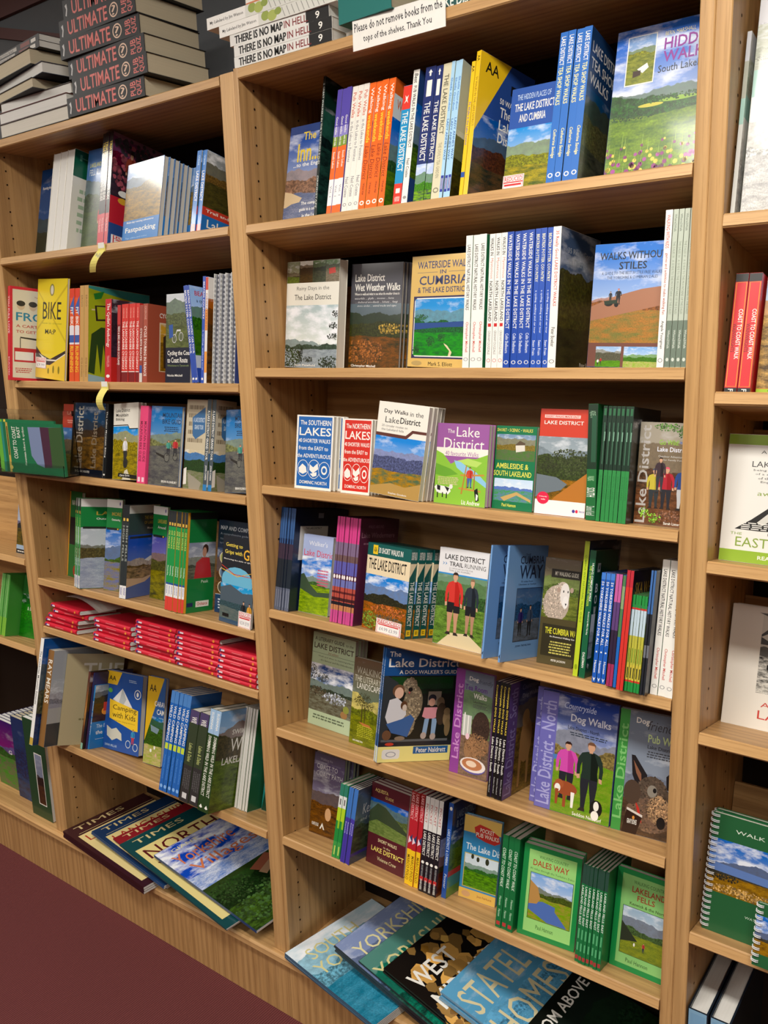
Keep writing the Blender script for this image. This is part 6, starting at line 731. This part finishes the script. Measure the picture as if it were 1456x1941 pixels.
for i in range(6):
    ops=[('P',((.03,.3),(.055,.22),(.06,.5),(.045,.85),(.03,.8),(.045,.5)),'#c8c8c8'),T_('ULTIMATE',.125,.17,.655,.87,'#5c1c1c'),T_('ULTIMATE',.12,.15,.65,.85,'#d8736c'),('E',.735,.5,.055,.36,'#e0c0a8'),('E',.735,.5,.045,.29,'#1a1a1c'),T_('?',.71,.27,.76,.74,'#e0c0a8',0),
         ('V','PUB',.83,.15,.895,.85,'#d8736c'),('V','QUIZ',.905,.12,.97,.88,'#d8736c')]
    flat_book('quiz_book','thick black quiz book with red capitals, %s from bottom of its pile'%ORD[i+1],-.540+off[i],.004+(.004*(i%3)),Z0+i*.0398,.268,.165,.0393,yw[i],'#1c1c1f',ops,'thick black quiz books piled on the left bookcase',pg='c')
LS=[('greenish page block with thin dark cover, lowest of the left pile',-.83,.01,.282,.2,.031,0,'#24201e','pages','#e6e2d6'),('white page block with dark red cover edge, second from bottom of left pile',-.832,.012,.280,.19,.026,0,'#5c2420','pages','w'),('white page block under tilted books, third from bottom of left pile',-.835,.02,.285,.19,.024,1,'#3c3430','pages','w'),
    ('cream page block turned towards the corner in the left pile',-.90,.03,.25,.16,.022,-8,'#2c2c30','pages','c'),('navy covered book turned slantwise in the left pile',-.93,.05,.33,.17,.024,-10,'#141c38','pages','w'),('thick cream page block near the top of the left pile',-.93,.03,.29,.17,.034,-8,'#1c1c1e','pages','c'),
    ('thin black book with grey lettering, second from top of left pile',-.97,.04,.35,.15,.015,-6,'#1c1a1c','spine','w'),('thin black book with grey lettering, topmost of left pile',-.965,.05,.34,.15,.015,-7,'#1c1a1c','spine','w')]
z=Z0
for i,(lb,x,y,Lx,Wd,T,yaw,bs,kd,pg) in enumerate(LS):
    ops=[('R',.02,.2,.66,.85,'#b8b4ac'),T_('A CENTURY OF BRITISH RAIL',.05,.3,.62,.75,'#5c5854'),('R',.72,.2,.86,.85,'#7c3c34'),('R',.88,.3,.95,.8,'#d8d4cc')]
    flat_book('stacked_book',lb,x,y,z,Lx,Wd,T,yaw,bs,ops if kd=='spine' else [],None,kd,pg); z+=T+.0004
Z1=.5538
for i,(x,yw_) in enumerate(((-.010,0),(-.009,0),(-.018,1))):
    ops=[('R',0,0,.80,1,'#deddd8'),('R',.78,0,1,1,'#121212'),T_('THERE IS NO MAP',.05,.16,.55,.88,'#111111'),T_('THERE IS NO MAP',.054,.16,.554,.88,'#111111'),T_('IN HELL.',.565,.2,.80,.82,'#7c1818'),T_('9',.87,.2,.91,.8,W)]
    flat_book('travel_book','white spined book with heavy black capitals, %s of three piled'%('lowest','middle','topmost')[i],x,.004,Z1+i*.0196,.238,.155,.0192,yw_,'#e4e2dc',ops,'white spined books with heavy black capitals')
for i,(x,lb) in enumerate(((-.045,'lower'),(-.077,'upper'))):
    ops=[('R',0,0,.36,1,'#eceae4'),T_('My Lakeland by Jim Watson',.03,.35,.34,.7,'#2a2a2a'),('R',.36,0,.97,1,'#d8d8d0'),('E',.42,.35,.035,.4,'#94a44c'),('E',.48,.5,.04,.45,'#a8b45c'),('E',.53,.3,.03,.3,'#8c9c48')]+[('P',((.56+k*.04,.1),(.565+k*.04,.1),(.59+k*.04,.9),(.585+k*.04,.9)),'#8a8a84') for k in range(9)]
    flat_book('sketch_book','pale spined sketch book with green leaf drawing, %s of two piled'%lb,x,.004,Z1+.0592+i*.0206,.285,.17,.0202,0,'#e4e2da',ops,'pale spined sketch books')
flat_book('orange_edged_book','white and orange covered book resting on the sketch books',.02,.012,Z1+.1010,.20,.15,.013,-3,'#e8e4dc',[('R',0,.6,1,1,'#c87c54')])
flat_book('white_booklet','white booklet lying under the teal book on the centre bookcase',.236,.03,Z1,.07,.16,.016,0,'#dcdad4',[],None,'pages','w')
flat_book('teal_book','teal covered book lying flat, lowest of the teal pile',.25,-.004,Z1+.0165,.115,.19,.045,-4,'#0f6c66',[],None,'spine','c')
flat_book('teal_book','teal covered book lying flat, uppermost of the teal pile',.258,-.002,Z1+.062,.115,.19,.05,-4,'#0f7069',[('V','Co',.9,.2,.96,.8,W)],None,'spine','w')
r=flat_book('boxed_walk_book','teal spined book with white capitals, left one behind the notice',.392,.010,Z1,.18,.14,.024,7,'#0e4c4a',[T_('THE LAKE DISTRICT',.05,.2,.75,.8),('R',.8,0,1,1,'#e8cda8')])
flat_book('boxed_walk_book','teal spined book with white capitals, upper one behind the notice',.396,.020,Z1+.0245,.18,.14,.024,5,'#0e4c4a',[T_('THE LAKE DISTRICT',.1,.2,.8,.8),('R',.85,0,1,1,'#e8cda8')])
# the notice taped to the top board
mb=MB(); mb.box((.279,-.0045,.5235),(.462,-.0035,.5715),m=WHITE)
cv=Canvas(mb,(.279,-.0045,.5715),(.183,0,0),(0,0,-.048),(0,-1,0)); cv.text('Please do not remove books from the',.02,.14,.97,.42,'#222226',1); cv.k=6; cv.text('tops of the shelves, Thank You',.12,.56,.86,.84,'#222226',1)
tag(mb.obj('shelf_notice'),'white paper notice taped to the top edge of the centre bookcase','notice')
# sticky notes
def sticky(label,x,z,dz,bend,txt):
    mb=MB(); n=8; wd=.026; L=[]
    for i in range(n+1):
        q=i/n; L.append((x+bend*q*q-.012*q,-.006-.014*math.sin(q*PI*.9),z-dz*q,wd*(1-.25*q)))
    for i in range(n):
        a,b=L[i],L[i+1]; mb.face([(a[0]-a[3]/2,a[1],a[2]),(a[0]+a[3]/2,a[1]+.002,a[2]),(b[0]+b[3]/2,b[1]+.002,b[2]),(b[0]-b[3]/2,b[1],b[2])],m=YELLOW)
    mb.box((x-wd/2,-.0052,z-.004),(x+wd/2,-.0040,z+.012),m=YELLOW)
    mb.box((x-wd/2+.002,-.0056,z+.004),(x+wd/2-.002,-.0053,z+.016),m=WHITE)
    if txt:
        a=L[1]; cv=Canvas(mb,(a[0]-.009,a[1]-.002,a[2]),(.018,0,0),(0,-.004,-.012),(0,-1,.2)); cv.k=8; cv.text(txt,.05,.1,.95,.9,'#6c6a50',0)
    tag(mb.obj('sticky_note'),label,'note')
sticky('yellow sticky note curling off the upper left shelf edge','-' and -.452,.262,.046,-.022,'Fell')
sticky('narrow yellow sticky note curling off the shelf below',-.488,-.045,.050,.0,None)
# ================= red folded maps =================
def red_map_meshes(Lx,T):
    D=.115; mb=MB(); r=T/2; prof=[(D,T),(r,T)]+[(r-r*math.sin(PI*k/6),r+r*math.cos(PI*k/6)) for k in range(1,6)]+[(r,0),(D,0),(D,.0008),(r,.0012),(r*.5,r),(r,T-.0012),(D,T-.0008)]
    mb.prism(prof,0,Lx,0,lin('#cf2238'),GLOSS)
    cv=Canvas(mb,(0,-.0001,T*.82),(Lx,0,0),(0,0,-T*.64),(0,-1,0),GLOSS); cv.run([('E',.06,.5,.035,.42,'#4c3a80'),('R',.07,.25,.16,.75,'#e8dce4'),('R',.35,.4,.62,.55,'#e89090'),('E',.88,.5,.025,.4,'#e8903c')])
    p=MB(); 
    for k in range(3):
        zc=T*(.26+.24*k); p.prism([(.006,zc-T*.09),(D-.004,zc-T*.09),(D-.004,zc+T*.09),(.006,zc+T*.09)],.001,Lx+.004-(.002*k),0,m=PG['w'][2])
    return mb.data('map_cover'),p.data('folded_sheet')
F5=frame('l5b')
stacks=[(-.868,5,.142,'leftmost'),(-.646,5,.148,'second'),(-.482,7,.148,'middle'),(-.330,7,.143,'fourth'),(-.182,6,.124,'rightmost')]
for si,(sx,n,Lx,pos) in enumerate(stacks):
    c,p=red_map_meshes(Lx,.0122 if si else .0128); rr=random.Random(si+3); z=.0004
    for i in range(n):
        dy=rr.uniform(-.004,.006); tilt=0; dx=rr.uniform(-.003,.003) if si else [.0,-.002,.012,.03,.018][i]
        if sx+dx+Lx>-.0485-.002: dx=-.0485-.004-sx-Lx
        if sx+dx<-.873: dx=-.872-sx
        M4=F5@Matrix.Translation((sx+dx,.002+dy,z))@Matrix.Rotation(R_(rr.uniform(-.6,.6) if si else [0,0,-3,4,-4][i]),4,'Z')
        nm=('lowest of ' if i==0 else 'topmost of ' if i==n-1 else ORD[i+1]+' from bottom of ')+('the %s stack'%pos)
        r=thing('folded_map','red folded map lying flat, '+nm,'map',M4,'red folded maps in the %s stack'%pos); link('map_cover',c,r); link('folded_sheet',p,r); z+=.0124+(.0014 if si==0 else 0)
# loose white leaflets over the leftmost stack
mb=MB()
for k in range(3):
    n=6
    for i in range(n):
        q0,q1=i/n,(i+1)/n; f=lambda q:(-.820+.15*q+.01*k,.03+.01*k,(.0790)+.012*math.sin(q*PI)-.012*q+.003*k+.008*(1-q))
        a,b=f(q0),f(q1); mb.face([(a[0],a[1],a[2]),(b[0],b[1],b[2]),(b[0]-.01,b[1]+.07,b[2]+.002),(a[0]-.01,a[1]+.07,a[2]+.002)],m=WHITE)
o=mb.obj('loose_leaflets'); o.matrix_world=F5; tag(o,'curling white leaflets on top of the leftmost red map stack','leaflet')
# ================= calendars on the ledge =================
CALS=[]
def calendar(name,label,x,y,L,Wd,T,n,yaw,zb,slope,ops,group,edge='#20262c'):
    tn=math.tan(R_(slope)); H=n*(T+.0004)/math.cos(R_(slope)); zb=-1.3343; Lc=L*math.cos(R_(yaw))+.004+Wd*abs(math.sin(R_(yaw)))
    for q in range(41):
        xx=x-.004+Lc*q/40+.0; zb=max(zb,-1.3343+tn*(xx-x))
        for (a,b_,za,tg,Hh) in CALS:
            if a-.004<=xx<=b_+.004: zb=max(zb,za-tg*(xx-a)+Hh+tn*(xx-x)+.0030)
    CALS.append((x,x+Lc,zb,tn,H))
    for i in range(n):
        rr=random.Random(i*7+int(x*100))
        M4=Matrix.Translation((x,y,zb))@Matrix.Rotation(R_(yaw),4,'Z')@Matrix.Rotation(R_(slope),4,'Y')@Matrix.Translation((0 if i==n-1 or slope==0 else rr.uniform(-.003,.0),0 if i==n-1 else rr.uniform(-.002,.008),i*(T+.0004)))
        lab=label+('' if n==1 else ', topmost' if i==n-1 else ', lowest' if i==0 else ', %s from bottom'%ORD[i+1])
        key=(name,label)
        if i==0:
            mb=MB(); t=.0005; prof=[(0,0),(0,T),(Wd,T),(Wd,T-t),(t,T-t),(t,t),(Wd,t),(Wd,0)]; mb.prism(prof,0,L,0,lin(edge),GLOSS); Canvas(mb,(0,0,T),(0,Wd,0),(L,0,0),(0,0,1),GLOSS).run(ops); c=mb.data('cover')
            mb=MB(); mb.box((.001,t+.0003,t),(L+.0004,Wd-.001,T-t),m=PG['w'][2]); p=mb.data('pages')
        r=thing(name,lab,'calendar',M4,group if n>1 else None); link('cover',c,r); link('pages',p,r)
YE='#dcd498'; SL=9.5
def zpl(x,off): return -1.315-.167*(x-.31)+off
DK=-1.3343
calendar('calendar','misty blue calendar with cream capitals at the left of the centre ledge',.004,-.020,.30,.27,.0036,5,-10,DK,0,[('L',0,0,1,1,'#c4d8e2 #a8c8d8 #98bccc #7caabe #5c94ac #447c94'.split(),(.85,.66,.5),201,.9),T_('SOUTH',.12,.09,.66,.22,YE,0),T_('YORKSHIRE',.06,.26,1.0,.39,YE,0)],'blue calendars on the centre ledge','#3c5c74')
calendar('calendar','grey blue calendar with cream capitals over the misty blue ones',.130,.006,.30,.26,.0034,6,-6,zpl(.130,.001),SL,[('L',0,0,1,1,'#8c98b8 #7c88a8 #6c7894 #5c6c84 #3c5c54 #24443c'.split(),(.8,.6,.45),203,.4),T_('YORKSHIRE',.08,.10,1.1,.22,'#e4dca8',0)],'grey blue calendars on the centre ledge','#20282c')
calendar('calendar','dark green calendar with cream capitals beside the black one',.203,.002,.28,.26,.0034,1,-6,zpl(.203,.0245),SL,[('L',0,0,1,1,'#5c847c #3c7c6c #2c6454 #1c4c40 #34846c #14342c'.split(),(.8,.6,.5),205,.2),T_('YORKSHIRE',.02,.12,1.1,.27,YE,0)],None,'#1c3028')
calendar('calendar','black calendar with gold leaves and white capitals',.263,.010,.28,.25,.0036,3,-6,zpl(.263,.0290),SL,[('R',0,0,1,1,'#14100e'),('TR',.5,.5,.5,.5,'#b88c48',46,5),('TR',.3,.75,.3,.2,'#7c5828',40,7)]+[('P',tuple((a+dx,b+dy) for dx,dy in ((0,0),(.05,-.03),(.09,.01),(.05,.05),(.01,.04))),c) for a,b,c in ((.1,.5,'#c8a050'),(.2,.62,'#8c6424'),(.3,.48,'#d8b868'),(.05,.74,'#a87c34'),(.25,.8,'#5c8cc8'),(.4,.6,'#a07438'),(.55,.7,'#c09040'),(.15,.9,'#c07850'),(.62,.42,'#7c5824'),(.8,.55,'#b08c44'),(.38,.08,'#8c6424'),(.6,.12,'#c8a050'),(.8,.2,'#806030'))]+[T_('WEST',.06,.17,.58,.32,W,1),T_('MIDLANDS',.08,.40,1.05,.56,W,1)],'black calendars with gold leaves','#1c1814')
calendar('calendar','pale blue calendar with large cream capitals on the centre ledge',.398,.020,.26,.245,.0042,5,-4,zpl(.398,.0420),SL,[('L',0,0,1,.8,'#78a8c8 #6c9cbc #7caccc #74a4c4 #7cacca #6898b8'.split(),(.5,.4,.3),207,.3),('R',0,.72,1,1,'#1c3838'),T_('STATELY',.05,.10,.98,.36,'#ddd2a8',0),T_('HOMES',.05,.42,.95,.68,'#ddd2a8',0)],'pale blue calendars on the centre ledge','#6c9cbc')
calendar('calendar','black leafy calendar with white capitals at the right of the centre ledge',.575,.030,.245,.235,.0040,2,-4,zpl(.575,.0642),SL,[('L',0,.12,1,1,'#141c18 #1c2c20 #18281c #1c3020 #20361c #0c140c'.split(),(.8,.6,.4),209,0),T_('FROM ABOVE',.05,.06,.9,.16,W,1)],'black calendars at the right end','#10140f')
PL='#d8c48c'
def times(c,sub,subc): return [('R',0,0,1,1,c),T_('TIMES',.09,.03,.68,.082,PL,0),('R',.08,.125,1,.129,PL),('R',.05,.15,1,.93,'#e4d090'),T_(sub,.10,.175,1.1,.26,subc,0)]
DK=-1.3343
calendar('calendar','maroon calendar with gold capitals against the left upright',-.871,-.014,.41,.268,.0062,3,-5,DK,0,times('#381820','LANCASHIRE','#a83428'),'maroon calendars against the left upright','#2c1018')
calendar('calendar','navy calendar with gold capitals on the left ledge',-.762,.008,.36,.25,.0042,3,-6,0,1.6,times('#17355c','LANCASHIRE','#a83428'),'navy calendars on the left ledge','#1c4474')
calendar('calendar','red calendar with gold capitals between navy and teal ones',-.668,.012,.30,.25,.004,1,-6,0,2.4,times('#8c2028','YORKSHIRE','#8c2028'),None,'#8c2028')
calendar('calendar','large teal calendar with gold capitals and cream panel',-.605,-.012,.46,.265,.0042,2,-5.5,0,4.0,[('R',0,0,1,1,'#12464a'),T_('TIMES',.11,.03,.70,.075,PL,0),('R',.05,.12,1,.93,'#e4d48c'),T_('NORTH',.1,.145,.95,.25,'#5c1c20',0),T_('YORKSHIRE',.1,.3,1.2,.38,'#5c1c20',0)],'teal calendars on the left ledge','#12464a')
calendar('calendar','blue sky calendar with orange lettering and village trees',-.475,.0,.398,.255,.007,1,-3.6,0,5.4,[('L',0,0,1,.55,'#2848b0 #3c5cbc #3c5cb8 #4468c0 #d8dfee #7c98d4'.split(),(.1,.1,.34),221,.9),('L',0,.50,1,1,'#2c3c20 #34482a #2c4424 #1c3018 #4c6834 #142010'.split(),(.95,.8,.5),223,0),('P',((.52,.56),(.80,.50),(.86,.55),(.60,.63)),'#9c5c44'),('P',((.56,.62),(.82,.56),(.83,.60),(.60,.67)),'#b08c6c'),('TR',.5,.84,.5,.15,'#3c5a2c',260,2),('TR',.22,.62,.24,.1,'#2c4420',180,3),T_('GIANT',.15,.04,.48,.075,'#e8e0b0',0),T_('Yorkshire',.08,.11,.80,.22,'#d87c50',0),T_('Villages',.14,.25,.95,.37,'#d87c50',0)],None,'#24406c')
# ================= things standing on the deck =================
def deck_books(des,name,label,x,y,w,h,D,k,yaw,lean,pg,cov,base):
    DS[des]=(base,cov,base,[],pg); mbc=cover_mesh('C',des,w,h,D,des); mp=pages_mesh('C',des,w,h,D)
    for m in range(k):
        M4=Matrix.Translation((x+m*.004,y+m*(D+.0007),-1.3348+.0001))@Matrix.Rotation(R_(yaw),4,'Z')@Matrix.Rotation(R_(lean),4,'Y')
        r=thing(name,label+where(m,k,True),'book',M4,('alike: '+label) if k>1 else None); link('cover',mbc,r); link('pages',mp,r)
deck_books('glen','paper_booklet','tall booklet with violet sky and green hill cover',-1.335,.060,.125,.228,.012,16,0,0,'w',[('L',0,0,1,1,'#3c2c64 #a8387c #4c6088 #2c5c2c #3c8c3c #6c6454'.split(),(.62,.55,.45),231,.2),T_('G',.6,.42,.75,.48)],'#34305c')
deck_books('navybook','paper_booklet','tall navy covered book with cream page tops on the left deck',-1.197,.045,.118,.272,.011,6,0,0,'c',[('L',0,0,1,1,'#12305c #183a64 #14345c #10305a #1c4470 #0c2444'.split(),(.8,.6,.3),233,.1)],'#14305c')
deck_books('greenbook','tall_green_book','tall dark green book leaning beside the left upright',-1.068,.012,.105,.315,.014,2,0,0,'w',[('R',0,0,1,1,'#0c4428'),('R',.40,.33,.78,.86,W),('L',.43,.34,.76,.85,'#8c94a8 #5c6474 #2c2c2c #1c1814 #4c3424 #2c2018'.split(),(.55,.5,.4),235,.2)],'#0c4428')
for i,(x,lb) in enumerate(((.8935,'left'),(.9285,'right'))):
    DS['hard']=('#16222e',[],'#7fb0d0',[('R',.0,.0,1,1,'#86b4d4'),('R',.02,.1,.3,.9,'#7cacd0'),T_('BRITAIN',.1,.3,.3,.7,'#6c9cc0',0)],'w')
    M4=Matrix.Translation((x,.006,-1.3347)); r=thing('hardback_book','thick pale blue hardback with dark boards, %s of two on the deck'%lb,'book',M4,'thick pale blue hardbacks at lower right')
    w_,h_,D_=.0325,.306,.225; mb=MB(); t=.003; mb.prism([(0,D_),(0,.002),(.004,0),(w_-.004,0),(w_,.002),(w_,D_),(w_-t,D_),(w_-t,t),(t,t),(t,D_)],0,h_,2,lin('#16222e'))
    mb.face([(.002,-.0002,0),(w_-.002,-.0002,0),(w_-.002,-.0002,h_),(.002,-.0002,h_)],lin('#86b4d4')); Canvas(mb,(w_-.002,-.0002,h_),(0,0,-h_),(-(w_-.004),0,0),(0,-1,0)).run(DS['hard'][3]); mb.obj('cover',r)
    mb=MB(); mb.box((t+.0003,.006,.004),(w_-t-.0003,D_-.005,h_-.005),m=PG['w'][0]); mb.obj('pages',r)
# a second coil bound booklet entering at the lower right
# ================= clear holder with green maps =================
s=NT('clear_acrylic',.05,.5); s.b.inputs['Transmission Weight'].default_value=1; s.b.inputs['IOR'].default_value=1.2; s.b.inputs['Base Color'].default_value=(.93,.95,.95,1); ACR=s.m
HM=Matrix.Translation((-.900,-.062,-.262))@Matrix.Rotation(R_(4),4,'Z')
GM=[T_('COAST TO COAST',.1,.1,.2,.7)]
def green_map(label,dx,dy,L,H,yaw,front):
    T=.006; r=thing('folded_map',label,'map',HM@Matrix.Translation((dx,dy,.0032))@Matrix.Rotation(R_(yaw),4,'Z'),None if front else 'green maps in the clear holder'); mb=MB(); mb.prism([(0,0),(L,0),(L,T),(0,T)],0,H,2,lin('#1f7048'),GLOSS)
    cv=Canvas(mb,(0,0,H),(L,0,0),(0,0,-H),(0,-1,0),GLOSS)
    cv.run([('R',0,0,.04,1,'#2c8c7c'),('R',.09,0,.125,1,'#c8a850'),('R',.1,.08,.115,.66,'#1c2418'),('V','COAST TO COAST',.185,.08,.25,.72,'#ecece0'),('V','EAST',.27,.08,.32,.30,'#ecece0'),('V','mountain bikers & cyclists',.355,.08,.40,.84,'#e0e0d4'),
       ('P',((.46,.08),(1,.06),(1,.84),(.68,.86),(.56,.8),(.48,.64)),'#7c8cb0'),('P',((.66,.07),(.84,.07),(.84,.85),(.68,.86)),'#4c2c40'),('P',((.80,.07),(1,.06),(1,.84),(.80,.85)),'#3c5a34'),('E',.12,.9,.03,.04,'#e0c060')] if front else [('R',0,0,.05,1,'#6cb83c'),('R',.08,0,.12,1,'#e0c848')])
    mb.obj('map_cover',r)
green_map('green folded map on its side with white title, front of clear holder',.034,.001,.242,.128,0,True)
for i in range(4): green_map('green and yellow folded map %s behind the front one in the clear holder'%ORD[i+1],.020-.016*i,.0085+.0075*i,.22,.134-.003*i,0,False)
t=thing('map_holder','clear plastic holder of green maps overlapping the left upright','holder',HM)
mb=MB(); mb.box((-.045,-.0012,0),(.275,.045,.0025),m=ACR); mb.obj('tray',t)
mb=MB(); mb.box((-.045,.0405,.0025),(.275,.0430,.160),m=ACR); mb.obj('back_plate',t)
mb=MB(); mb.box((-.045,-.0035,0),(.275,-.0015,.030),m=ACR); mb.obj('front_lip',t)
mb=MB(); mb.box((-.050,-.002,.146),(-.047,.043,.160),m=ACR); mb.box((-.045,.036,.148),(.275,.040,.160),m=ACR); mb.obj('top_rail',t)
